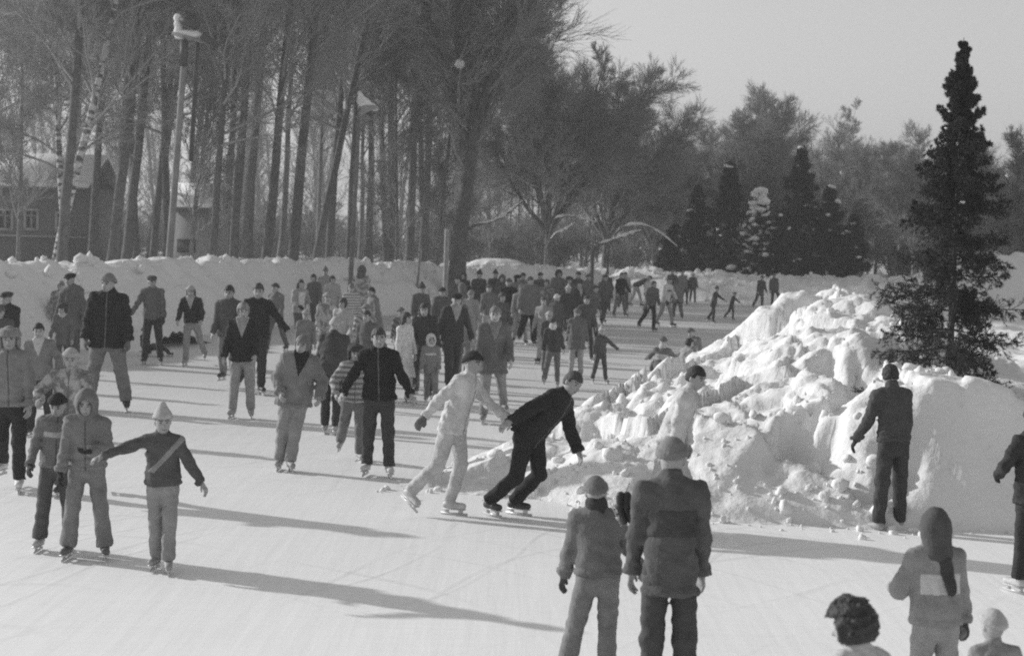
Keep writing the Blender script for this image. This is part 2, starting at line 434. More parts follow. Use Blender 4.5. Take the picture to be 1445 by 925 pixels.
    for k, sg in (('L', 1), ('R', -1)):
        wr, fo = J['wr' + k], J['fo' + k]
        thumbd = F * .9 + S * (-sg) * .35; thumbd = thumbd - fo * (thumbd @ fo)
        if np.linalg.norm(thumbd) < .2: thumbd = U - fo * (U @ fo)
        thumbd /= np.linalg.norm(thumbd); pn = np.cross(fo, thumbd); pn = pn if pn @ (S * -sg) > 0 else -pn
        def hand(P, g=0.0):
            w = lambda a, b, c: wr + fo * a + thumbd * b + pn * c
            d = flatcone(P, w(.02, 0, 0), w(.075, .0, 0), .033 + g, .041 + g, pn, .45)
            d = smin(d, cone(P, w(-.05, 0, 0), w(.02, 0, 0), .027 + g, .026 + g), .02)
            for i, (b, ln) in enumerate(((.03, .036), (.010, .041), (-.010, .038), (-.029, .030))):
                p0, p1 = w(.085, b, 0), w(.085 + ln, b * 1.15, .014); p2 = w(.085 + ln * 1.65, b * 1.15, .046)
                d = smin(d, np.minimum(cone(P, p0, p1, .0105 + g, .0095 + g), cone(P, p1, p2, .0095 + g, .008 + g)), .005)
            d = smin(d, np.minimum(cone(P, w(.03, .025, 0), w(.062, .055, .012), .014 + g, .012 + g), cone(P, w(.062, .055, .012), w(.09, .055, .026), .012 + g, .009 + g)), .008)
            return d
        hb = bounds([wr - fo * .06, wr + fo * .17, wr + thumbd * .07, wr - thumbd * .06, wr + pn * .06, wr - pn * .04], .03)
        if gl is not None and gl != 'pocket':
            V, Q = mesh_sdf(lambda P: hand(P, .004), *hb, min(.0065 if near else .5 * hv + .006, .014))
            gloves.append((V, Q))
        V, Q = mesh_sdf(lambda P: hand(P), *hb, min(.0065 if near else .5 * hv + .006, .014))
        if gl is None or gl == 'pocket':
            Vs.append(V); Qs.append(Q + nv); mis.append(np.zeros(len(Q), int)); nv += len(V)
    body = raw_obj('person', fin(np.concatenate(Vs)), np.concatenate(Qs), [M_SKIN, M_LIP, M_EYE, M_BROW], None, True, np.concatenate(mis))
    body.location = (X, Y, z0); body.rotation_euler = (0, 0, yaw)
    tag(body, label, cat, group)
    PEOPLE.append((label, X, Y, s * 1.8, body))
    def child(name, V, Q, m, par=body, lab=None):
        if len(V) == 0: return None
        o = raw_obj(name, fin(V), Q, m, par)
        if lab: o['label'] = lab
        return o
    for V, Q in gloves: child('glove', V, Q, cloth(gl))
    # --------------- trousers
    pf = .012 + puff * .5
    def trou(P):
        d = flatcone(P, Pc - u * .04, Pc + u * .12, .155 * fat + pf, .145 * fat + pf, f, .72)
        w = wrinkle(P, seed + 1, .19) * .0065 + wrinkle(P, seed + 5, .08) * .003
        for i, k in enumerate('LR'):
            hip, kn, an = J['hip' + k], J['knee' + k], J['ank' + k]
            sdv = (an - kn) / np.linalg.norm(an - kn)
            th = cone(P, hip, kn, .088 * fat + pf, .066 + pf)
            sh = cone(P, kn, an + sdv * .05, .064 + pf, .056 + pf + flare)
            sh = np.maximum(sh, (P - (an + sdv * (.015 - (1 - tlen) * .2))) @ sdv)
            leg = smin(th, sh, .025)
            d = smin(d, leg, .03) if i == 0 else smin(d, leg, .022)
        d = np.maximum(d, (P - (Pc + u * .16)) @ u)
        return d + w
    keys = [J[a + k] for a in ('hip', 'knee', 'ank') for k in 'LR'] + [Pc + u * .16]
    V, Q = mesh_sdf(trou, *bounds(keys, .19), hv); child('trousers', V, Q, cloth(tr, tp))
    # --------------- jacket
    jf = .009 + puff
    def jack(P):
        d = flatcone(P, Pc + u * .0, Pc + u * .38, .172 * fat + jf, .182 * fat + jf, f, .70)
        dn = u if lean > 25 else (u * .5 + U * .5); dn = dn / np.linalg.norm(dn)
        d = smin(d, flatcone(P, Pc + u * .05, Pc - dn * (jl + .12), .172 * fat + jf, .178 * fat + jf + .25 * jl, f, .74), .05)
        d = np.maximum(d, (Pc - dn * jl - P) @ dn)
        d = smin(d, cone(P, neck - u * .08, neck + u * .015, .085 + jf, .066 + jf * .5), .03)
        for k in 'LR':
            d = smin(d, cone(P, chest + u * .1, J['sh' + k] - u * .005, .085 + jf * .5, .064 + jf * .6), .05)
            d = smin(d, cone(P, neck - u * .055, J['sh' + k] + u * .005, .062 + jf * .5, .06 + jf), .04)
            e_ = J['el' + k]; w_ = J['wr' + k]; fo = J['fo' + k]
            up_ = cone(P, J['sh' + k], e_, .063 + jf, .053 + jf); lo_ = cone(P, e_, w_ + fo * .05, .052 + jf, .043 + jf)
            lo_ = np.maximum(lo_, (P - (w_ + fo * .005)) @ fo)
            d = smin(d, smin(up_, lo_, .02), .022)
        if Y < 26:
            t = (P - Pc) @ dn + jl; d = d - .007 * (sstep(.0, .01, t) - sstep(.045, .055, t)) + .006 * np.exp(-((t - .06) / .012) ** 2)
            for k in 'LR':
                t = (J['wr' + k] - P) @ J['fo' + k]; q = np.linalg.norm(P - J['wr' + k], axis=1) < .14
                d = d + q * (.006 * np.exp(-((t - .06) / .011) ** 2) - .004 * (t < .05))
        ww = wrinkle(P, seed + 2, .19) * .010 + wrinkle(P, seed + 3, .085) * .005 + (wrinkle(P, seed + 4, .04) * .0022 if Y < 20 else 0)
        return d + ww
    keys = [J[a + k] for a in ('sh', 'el', 'wr') for k in 'LR'] + [Pc - u * (jl + .03), Pc - U * (jl + .03), neck, Pc]
    if 'vest' in extra or 'band' in extra or 'panel' in extra or 'sash' in extra: jm = cloth(jk, jp)
    V, Q = mesh_sdf(jack, *bounds(keys, .24 + puff), hv); child('jacket', V, Q, cloth(jk, jp))
    def shell(name, region, tone, lab=None, g=.008, pat=None):
        V, Q = mesh_sdf(lambda P: np.maximum(jack(P) - g, region(P)), *bounds([Pc - u * .1, neck + u * .02, J['shL'], J['shR']], .2), hv * .8)
        child(name, V, Q, cloth(tone, pat), lab=lab)
    for ex in extra:
        nm, tone = ex if isinstance(ex, tuple) else (ex, .4)
        loc = lambda P: ((P - Pc) @ sd_, (P - Pc) @ f, (P - Pc) @ u)
        if nm == 'vest':
            shell('waistcoat', lambda P: np.maximum(np.maximum(np.abs(loc(P)[0]) - .105, -loc(P)[1]), np.abs(loc(P)[2] - .24) - .24), tone)
        elif nm == 'band':
            shell('chest_band', lambda P: np.maximum(np.abs(loc(P)[2] - .34) - .035, np.abs(loc(P)[0]) - .15), tone)
        elif nm == 'panel':
            shell('back_panel', lambda P: np.maximum(np.maximum(np.abs(loc(P)[2] - .27) - .085, loc(P)[1]), np.abs(loc(P)[0]) - .165), tone, g=.006)
        elif nm == 'sash':
            shell('sash', lambda P: np.maximum(np.abs((loc(P)[0] - .09) * .75 - (loc(P)[2] - .36) * .66) - .032, np.maximum(-loc(P)[1], .13 - loc(P)[2])), tone, g=.008)
        elif nm == 'lapel':
            shell('collar_opening', lambda P: np.maximum(np.abs(loc(P)[0]) - np.clip(loc(P)[2] - .27, -.05, .3) * .36, -loc(P)[1]), tone, g=.005)
        elif nm == 'collar':
            V, Q = mesh_sdf(lambda P: smin(np.abs(flatcone(P, neck - u * .05, neck + u * .03, .105, .085, f, .9)) - .016, cone(P, neck - u * .06 + f * .08, neck - u * .12 + f * .1, .035, .02), .03) + wrinkle(P, seed, .08) * .004,
                            *bounds([neck - u * .15, neck + u * .05], .17), hv * .8)
            child('scarf', V, Q, cloth(tone))
        elif nm == 'tail':
            V, Q = mesh_sdf(lambda P: flatcone(P, hcen - hf * .1 - hu * .02, Pc + u * .22 - f * .17 - sd_ * .06, .085, .045, f, .45) + wrinkle(P, seed + 3, .06) * .004, *bounds([hcen, Pc + u * .2 - f * .17], .14), hv)
            child('scarf', V, Q, cloth(tone))
        elif nm == 'pack':
            V, Q = mesh_sdf(lambda P: ell(P, Pc + u * .28 - f * .2, np.stack([sd_, f, u], 1), (.13, .09, .17)), *bounds([Pc + u * .28 - f * .2], .22), hv)
            child('back_pack', V, Q, cloth(tone))
    if Y < 27 and not any((e if isinstance(e, str) else e[0]) in ('vest', 'sash', 'lapel', 'tail') for e in extra):
        shell('zip', lambda P: np.maximum(np.abs((P - Pc) @ sd_) - .011, -((P - Pc) @ f)), .12 if jk < .06 else jk * .45, g=.004)
    # --------------- hair
    k = headk
    base = lambda P, g: ell(P, hcen + hu * .014, RH, (.078 * k + g, .099 * k + g, .110 * k + g))
    hl = lambda P: (((P - hcen) @ hs) / k, ((P - hcen) @ hf) / k, ((P - hcen) @ hu) / k)
    if hair:
        def hsdf(P):
            a, b, c = hl(P)
            n_ = wrinkle(P, seed + 9, .05) * .004
            g = {'short': .014, 'long': .018, 'curly': .05, 'bob': .022}[hair]
            if hair == 'curly': n_ = wrinkle(P, seed + 9, .075) * .009 + wrinkle(P, seed + 19, .045) * .007 + wrinkle(P, seed + 29, .028) * .005
            d = base(P, g) + n_
            face = np.minimum(b - .035, .045 - c)          # >0 inside the face region
            d = np.maximum(d, face if hair != 'curly' else np.minimum(b - .05, .06 - c))
            low_ = -.05 if hair == 'short' else -.09
            d = np.maximum(d, np.maximum(low_ - c, (low_ + .03 - c) if False else low_ - c))
            if hair == 'short': d = np.maximum(d, np.minimum(b + .02, .005 - c))
            if hair == 'long':
                for sg in (1, -1):
                    d = smin(d, cone(P, hcen + hs * sg * .075 * k - hf * .02, neck + sd_ * sg * .085 - f * .02 - u * .06, .035, .03) + n_, .03)
                d = smin(d, flatcone(P, hcen - hf * .08 * k - hu * .03, neck - f * .09 - u * .1, .07, .06, f, .5) + n_, .04)
            return d
        V, Q = mesh_sdf(hsdf, *bounds([hcen + hu * .17 * k, hcen - hu * .12, neck - u * .18, hcen + hf * .16 * k, hcen - hf * .17 * k, hcen + hs * .16 * k, hcen - hs * .16 * k], .03), hh * 1.15)
        child('hair', V, Q, hairmat(hc))
    # --------------- hat
    def hatsdf(P):
        a, b, c = hl(P)
        rib = np.sin(np.arctan2(a, b) * 26) * .0015
        cut = .03 + .25 * (b < 0) * b - c            # brim plane dips at the back of the head
        cut = (.035 + .35 * np.minimum(b, .05)) - c
        if hat in ('knit', 'pompom', 'point'):
            d = base(P, .022) + rib
            if hat == 'point': d = smin(d, cone(P, hcen + hu * .06 * k, hcen + hu * .165 * k - hf * .02, .085 * k, .045), .05)
            d = np.maximum(d, cut)
            d = smin(d, np.maximum(base(P, .032) + rib, np.abs(cut + .022) - .026), .008)
            if hat == 'pompom': d = smin(d, np.linalg.norm(P - (hcen + hu * .165 * k), axis=1) - .038 + wrinkle(P, seed, .03) * .004, .01)
            return d
        if hat == 'cap':
            d = ell(P, hcen + hu * .085 * k - hf * .01, RH, (.105 * k, .13 * k, .048))
            d = smin(d, np.maximum(base(P, .014), np.abs(c - .062) - .03), .02)
            d = smin(d, np.maximum(ell(P, hcen + hu * .052 * k + hf * .095 * k, RH, (.075 * k, .075 * k, .018)), -b), .012)
            return d
        if hat == 'fur':
            n_ = wrinkle(P, seed, .05) * .006
            d = np.maximum(base(P, .025), .05 - c)
            d = smin(d, np.maximum(base(P, .055) + n_, np.abs(c - .075) - .042), .015)
            for sg in (1, -1):
                d = smin(d, ell(P, hcen + hs * sg * .098 * k - hf * .01 - hu * .03, RH, (.026, .055, .085)) + n_, .02)
            return d
        if hat == 'hood':
            d = base(P, .038) + wrinkle(P, seed, .12) * .004
            d = smin(d, flatcone(P, hcen - hf * .05 * k, neck - u * .06 - f * .05, .1 * k, .12, f, .85), .05)
            d = smin(d, cone(P, neck - u * .07, neck + u * .02, .1, .1), .03)
            return np.maximum(d, -(ell(P, hcen + hf * .13 * k - hu * .015, RH, (.075 * k, .14 * k, .098 * k))))
        return base(P, 0)
    if hat not in (None, 'none'):
        V, Q = mesh_sdf(hatsdf, *bounds([hcen + hu * .27 * k, hcen - hu * .14 * k, hcen + hf * .19 * k, hcen - hf * .17 * k, hcen + hs * .17 * k, hcen - hs * .17 * k, neck - u * .14], .04), hh * 1.15)
        child({'hood': 'hood', 'cap': 'cap'}.get(hat, 'hat'), V, Q, cloth(ht))
    # --------------- skates or shoes
    for kk in 'LR':
        an, fd = J['ank' + kk], J['foot' + kk]
        kn = J['knee' + kk]; sdv = (kn - an) / np.linalg.norm(kn - an)
        fu = U - fd * (U @ fd); fu /= np.linalg.norm(fu); fs = np.cross(fd, fu); RF = np.stack([fs, fd, fu], 1)
        sole = an - fu * .088
        def boot(P):
            d = cone(P, an - fu * .02, an + sdv * .13, .05, .056)
            d = np.maximum(d, (P - (an + sdv * .12)) @ sdv)
            d = smin(d, flatcone(P, sole + fu * .04 - fd * .035, sole + fu * .034 + fd * .15, .047, .043, fu, .85), .03)
            return np.maximum(d, -((P - sole) @ fu))
        V, Q = mesh_sdf(boot, *bounds([an + sdv * .13, sole - fd * .09, sole + fd * .21], .075), max(.011, hv))
        bt = child('skate' if skates else 'shoe', V, Q, mat('boot_%g' % sk, sk, rough=.5, var=.2, nscale=12, bump=.2))
        if skates and bt:
            m = MB(); RB = RF
            m.box(fin(sole + fd * .055 - fu * .055), np.array([.005, .31, .028]) * s, RB)
            for q in (-.03, .13): m.box(fin(sole + fd * q - fu * .022), np.array([.02, .05, .042]) * s, RB)
            m.box(fin(sole + fd * .055 - fu * .003), np.array([.062, .25, .012]) * s, RB)
            m.build('blade', M_BLADE, bt)
    return body

exec_people = True
ON = 'people on the ice rink'; SP = 'people standing by the near snow bank'; SE = 'people sitting on the ice'
A = (0, 10, 10, 4)
def make_people():
    P = person
    # ---- nearest onlookers, cut by the bottom of the picture
    P('dark curly haired head at the very bottom of the photo, pale jacket, no hat', 1226, 858, H=1.45, yaw=215, hat='none', hair='curly', hc=.045, jk=.5, tr=.2, group=SP, nod=12)
    P('small child in a pale knit hat and pale grey jacket at the bottom right corner', 1412, 860, H=1.14, yaw=185, hat='knit', ht=.42, jk=.26, tr=.25, kid=1, group=SP)
    P('girl in dark hood seen from behind, long dark scarf down her pale jacket, pale trousers', 1327, 716, H=1.46, yaw=190, hat='hood', ht=.08, jk=.27, tr=.33, jl=.06, kid=.6, puff=.01, gl=.08, al=(10, 22, 70, 40), ar=(0, 12, 5, 0), extra=(('panel', .55), ('tail', .05)), group=SP, legs='stand', flare=.015)
    P('dark clothed skater half cut off by the right edge of the photo, elbow bent out', 1456, 572, fy=836, yaw=196, hat='knit', ht=.06, jk=.035, jl=.14, tr=.03, sk=.5, al=(-4, 36, 66, 52), ar=(5, 14, 20), lean=6, legs='stand', fat=1.15, gl=.04)
    P('tall man with back turned in dark jacket with darker back band and grey knit hat', 940, 617, fy=1012, yaw=180, hat='knit', ht=.19, jk=.095, jl=.17, tr=.06, puff=.0, skates=False, extra=(('panel', .06), ), al=(3, 7, 12, 2), ar=(2, 6, 14, 2), legs=((1, 3, 2), (3, 3, 5)), fat=.84, group=SP)
    P('child with back turned holding the tall man by the hand, grey snowsuit and knit hat', 826, 672, fy=962, yaw=176, hat='knit', ht=.17, jk=.16, jl=.02, tr=.2, kid=.5, skates=False, extra=(('collar', .05),), legs=((-2, 13, 3), (2, 1, 4)), side=4, al=(0, 12, 14, 0), ar=(12, 24, 20, 0), gl=.09, puff=.012, flare=.012, group=SP)
    P('bareheaded man in dark jacket with his back turned at the foot of the snow mound', 1254, 515, fy=746, yaw=200, hat='none', hair='short', hc=.03, jk=.065, jl=.02, tr=.05, sk=.3, skates=False, al=(14, 15, 14, 2), ar=(0, 7, 14, 4), gl=.03, turn=-25, nod=16, legs=((0, 5, 2), (2, 4, 2)), fat=.92, group=SP)
    P('dark haired skater in light sweater leaning forward behind the tall man before the mound', 936, 514, fy=752, yaw=75, hat='none', hair='short', hc=.03, jk=.52, jl=.06, tr=.42, lean=20, legs='walkL', al=(-5, 10, 8), ar=(-12, 8, 10))
    P('bareheaded skater all in black bent far forward, speeding to the right', 708, 528, fy=727, yaw=52, Hs=1.84, hat='none', hair='short', hc=.06, jk=.02, jl=.1, tr=.022, sk=.05, lean=36, side=20, legs=((14, -8, 58), (-2, 14, 44)), al=(10, 4, 14, 0), ar=(-48, 46, 10, -6), nod=-8, turn=-4, fat=1.08, puff=.008)
    P('skater in white sweater and dark hat leaning forward behind the skater in black', 634, 514, fy=726, yaw=62, Hs=1.78, hat='knit', ht=.03, jk=.55, jl=.1, tr=.46, sk=.5, lean=15, side=8, legs=((10, -4, 26), (-12, 12, 34, 12, 30)), al=(38, 14, 20, 10), ar=(-38, 34, 10, 0), gl=.12, nod=-8)
    # ---- left foreground group
    P('boy in pointed pale hat and dark jacket with pale diagonal sash, one arm held out', 229, 565, fy=806, yaw=2, hat='point', ht=.4, jk=.085, jl=.04, tr=.26, sk=.3, kid=.5, extra=(('sash', .24),), ar=(40, 66, 26, 16), al=(-2, 28, 10, -6), legs=((5, 0, 4), (-5, -1, 8)), flare=.012, nod=-2)
    P('kid in grey hood and matching grey suit with black mittens, skating right of two friends', 122, 545, fy=788, yaw=8, hat='hood', ht=.17, jk=.2, jl=.04, tr=.2, sk=.12, kid=.5, gl=.02, al=(18, 12, 72, 52), ar=(4, 10, 10, 0), legs=((2, 7, 4), (4, 6, 8)), flare=.02, nod=8, puff=.006)
    P('kid in dark knit hat, grey anorak with pale chest band, looking down', 78, 551, fy=776, yaw=10, hat='knit', ht=.025, jk=.17, jl=.06, tr=.09, sk=.4, kid=.4, extra=(('band', .42),), gl=.05, nod=24, al=(14, 10, 50, 30), ar=(6, 18, 30, 10), legs=((2, 6, 4), (3, 5, 6)), flare=.02)
    P('teenager in pale knit hat and mottled jacket with elbow out, behind three kids', 88, 488, H=1.68, yaw=6, hat='knit', ht=.38, jk=.3, jp='camo', jl=.1, tr=.12, gl=.25, al=(8, 16, 20), ar=(-6, 44, 78, 50), puff=.015)
    P('boy in big fur hat, light grey jacket, black trousers and white skates at left edge', 27, 457, fy=694, yaw=2, hat='fur', ht=.24, jk=.22, jl=.06, tr=.03, sk=.6, al=(4, 10, 18), ar=(2, 10, 14), legs='glideL')
    P('man in dark cap and black jacket behind the boy in the fur hat', 18, 410, H=1.78, yaw=-15, hat='cap', ht=.05, jk=.03, tr=.06, fat=1.1)
    P('dark haired teenager in grey jacket with pale trim beside the boy in the fur hat', 57, 455, H=1.62, yaw=5, hat='none', hair='short', hc=.03, jk=.2, extra=(('lapel', .5),), tr=.04, al=(0, 30, 40, 20))
    P('grey coated person cut off by the left edge, behind the fur hat boy', -7, 428, H=1.68, yaw=10, hat='knit', ht=.1, jk=.1, jl=.3, tr=.08)
    P('pale haired woman in mottled light jacket beside the man in the peaked black cap', 80, 396, H=1.66, yaw=14, hat='none', hair='bob', hc=.2, jk=.3, jp='camo', jl=.18, tr=.1)
    P('man in peaked black cap and long grey coat at the foot of the snow wall', 109, 384, H=1.98, yaw=-12, hat='cap', ht=.015, jk=.13, jl=.34, tr=.1, fat=1.08)
    P('child in dark fur hat and pale fluffy collar below the peaked cap man', 90, 425, H=1.5, yaw=0, hat='fur', ht=.05, jk=.13, extra=(('collar', .45),), jl=.2, tr=.1, kid=.5)
    P('very big man in long black jacket and grey trousers striding with legs apart', 152, 383, fy=579, yaw=4, hat='knit', ht=.2, jk=.018, jl=.16, tr=.17, sk=.03, al=(0, 12, 8), ar=(0, 14, 10), legs=((4, 11, 4), (-2, 13, 8)), fat=1.12, puff=.02, gl=.12)
    P('person in dark clothes fallen on the ice behind the man in the grey jacket', 208, 462, H=.66, yaw=70, Hs=1.15, hat='knit', ht=.06, jk=.06, tr=.04, legs='sit', lean=-12, group=SE, fy=None)
    P('man in dark cap, grey jacket and narrow dark trousers standing near the snow wall', 215, 387, fy=514, yaw=8, hat='cap', ht=.06, jk=.12, jl=.1, tr=.035, sk=.04, ar=(4, 28, 20, 0), al=(0, 10, 16), legs='stand', gl=.04)
    P('woman in black sweater and light trousers, dark hair under a pale hat', 262, 401, fy=516, yaw=0, hat='knit', ht=.35, hair='long', hc=.06, jk=.02, jl=.04, tr=.26, sk=.3, extra=(('lapel', .4),), al=(6, 18, 40, 15), ar=(6, 16, 40, 15), legs='glideR')
    # ---- middle ground
    P('man in open black jacket, light trousers and light skates leading a group', 341, 426, fy=590, yaw=2, hat='none', hair='bob', hc=.22, jk=.02, jl=.12, tr=.28, sk=.32, ar=(2, 14, 8), al=(8, 10, 30, 10), extra=(('lapel', .3),), legs='stand', fat=1.1, gl=None)
    P('dark haired man in dark grey jacket just behind the man in open black jacket', 330, 402, fy=550, yaw=-6, hat='none', hair='short', hc=.025, jk=.09, tr=.18, fat=1.08)
    P('man all in black reaching one arm out to the right, taking a step', 368, 399, fy=557, yaw=14, hat='none', hair='short', hc=.06, jk=.02, jl=.1, tr=.035, sk=.03, al=(14, 34, 10, 0), ar=(0, 10, 10), legs='glideL', fat=1.06)
    P('dark haired person with a white front to the jacket and black gloves, looking right', 420, 394, H=1.74, yaw=40, hat='none', hair='long', hc=.025, jk=.3, extra=(('vest', .62),), tr=.08, gl=.02, al=(18, 12, 60, 30), ar=(10, 14, 55, 25))
    P('person in light grey jacket with dark lapel, hands in pockets, leaning sideways on one skate', 402, 472, fy=664, yaw=8, hat='none', hair='bob', hc=.16, jk=.2, jl=.14, tr=.26, sk=.3, side=9, lean=6, al=(-8, 26, 52, 34), ar=(-8, 26, 52, 34), legs=((6, -8, 8), (-2, 7, 12)), extra=(('lapel', .02),), fat=1.12, puff=.02, gl='pocket')
    P('dark haired person left of the tall pointed hat in the crowd under the snow wall', 449, 387, H=1.7, yaw=-20, hat='none', hair='bob', hc=.03, jk=.1, tr=.1)
    P('dark haired person in light jacket right of the tall pointed hat in the crowd', 475, 389, H=1.7, yaw=10, hat='none', hair='bob', hc=.025, jk=.34, tr=.2)
    P('person in tall grey pointed hat rising above the crowd below the snow wall', 463, 375, H=1.86, yaw=0, hat='point', ht=.15, jk=.3, tr=.15)
    P('person in charcoal jacket and black trousers with pale knit hat seen from behind', 466, 446, fy=613, yaw=172, hat='knit', ht=.38, jk=.06, jl=.1, tr=.035, sk=.35, legs='close', fat=1.08)
    P('person in large dark grey hood and light mottled jacket, back turned, in the crowd', 515, 387, H=1.75, yaw=170, hat='hood', ht=.075, jk=.33, jp='camo', jl=.2, tr=.2, fat=1.1, Hs=1.95)
    P('person in light patterned jacket standing left of the large dark hood', 496, 400, H=1.68, yaw=12, hat='none', hair='short', hc=.14, jk=.36, jp='stripe', jl=.2, tr=.16)
    P('black haired man in plain grey coat turned left, right of the large dark hood', 531, 405, H=1.7, yaw=-60, hat='none', hair='short', hc=.02, jk=.17, jl=.3, tr=.14, fat=1.1)
    P('boy in dark fur hat and striped light jacket beside the man with spread arms', 507, 482, fy=652, yaw=8, hat='fur', ht=.05, jk=.27, jp='stripe', tr=.16, sk=.34, kid=.4, ar=(0, 34, 50, 40), al=(4, 12, 18), jl=.08, legs='glideL', puff=.012)
    P('man in black jacket with both arms spread, dark grey trousers and white skates', 533, 461, fy=672, yaw=2, hat='none', hair='short', hc=.06, jk=.016, jl=.08, tr=.05, sk=.55, al=(8, 25, 16, -2), ar=(6, 29, 22, 4), legs=((3, 3, 4), (-3, 3, 8)), fat=1.05)
    P('person in long white coat with dark hair, behind the man with spread arms', 578, 440, H=1.62, yaw=60, hat='none', hair='long', hc=.05, jk=.58, jl=.5, tr=.5, sk=.5)
    P('person in dark pointed hat and dark jacket against the snow wall', 590, 397, H=1.78, yaw=20, hat='point', ht=.05, jk=.1, tr=.08)
    P('child in grey patterned jacket between the dark pointed hat and the white coat', 566, 432, H=1.42, yaw=10, hat='knit', ht=.12, jk=.14, jp='plaid', tr=.12, kid=.6)
    P('dark haired woman in black jacket standing behind the child in the white hood', 605, 427, fy=562, yaw=2, hat='none', hair='long', hc=.04, jk=.045, jl=.1, tr=.05, sk=.1)
    P('small child in white hood and grey suit before the woman in black', 608, 469, fy=570, yaw=0, hat='hood', ht=.55, jk=.2, jl=.16, tr=.2, kid=1, puff=.012, extra=(('band', .5),), sk=.2)
    P('man in black hat, black jacket and black trousers striding with one arm back', 636, 411, fy=549, yaw=18, hat='cap', ht=.012, jk=.045, jl=.12, tr=.045, sk=.04, al=(8, 18, 10), ar=(-14, 20, 10), legs='walkR', fat=1.12, extra=(('lapel', .34),))
    P('man in long grey coat just behind the white sweater skater, pale hair', 682, 431, fy=597, yaw=6, hat='none', hair='short', hc=.16, jk=.11, jl=.24, tr=.22, sk=.2, lean=8, fat=1.14, al=(6, 14, 30, 12), ar=(6, 14, 30, 12), extra=(('lapel', .2),))
    P('person with back turned, pale collar, dark waistcoat and grey trousers, left of a pair', 786, 447, fy=546, yaw=178, hat='knit', ht=.06, jk=.05, jl=.1, tr=.13, sk=.3, extra=(('collar', .5),), legs='glideR')
    P('person with back turned in long dark grey coat and light trousers, right of a pair', 812, 434, fy=534, yaw=184, hat='knit', ht=.14, jk=.12, jl=.26, tr=.32, sk=.3, fat=1.1)
    P('child in pale pointed hat and dark suit with one arm stretched right', 845, 458, fy=541, yaw=24, hat='point', ht=.42, jk=.07, jl=.03, tr=.06, sk=.2, kid=.8, al=(20, 46, 6, 0), ar=(0, 16, 20), legs=((4, 8, 4), (-6, 8, 8)), extra=(('collar', .04),))
    P('child sitting on the ice edge in grey jacket with pale back, knees up', 934, 478, H=.84, yaw=170, Hs=1.5, hat='knit', ht=.1, jk=.13, extra=(('panel', .4), ('collar', .45)), tr=.08, legs='sit', lean=8, al=(20, 40, 60, 20), ar=(20, 40, 60, 20), group=SE, kid=.4)
    P('black haired child sitting on the ice between two others in grey', 964, 476, H=.84, yaw=120, Hs=1.42, hat='none', hair='bob', hc=.02, jk=.3, tr=.12, legs='sit', lean=20, group=SE, kid=.5)
    P('person in plain grey coat sitting on the ice, leaning left, beside the black haired child', 987, 462, H=.94, yaw=-50, Hs=1.65, hat='knit', ht=.1, jk=.18, jl=.14, tr=.04, legs='sit', lean=16, group=SE, fat=1.15, side=-10)
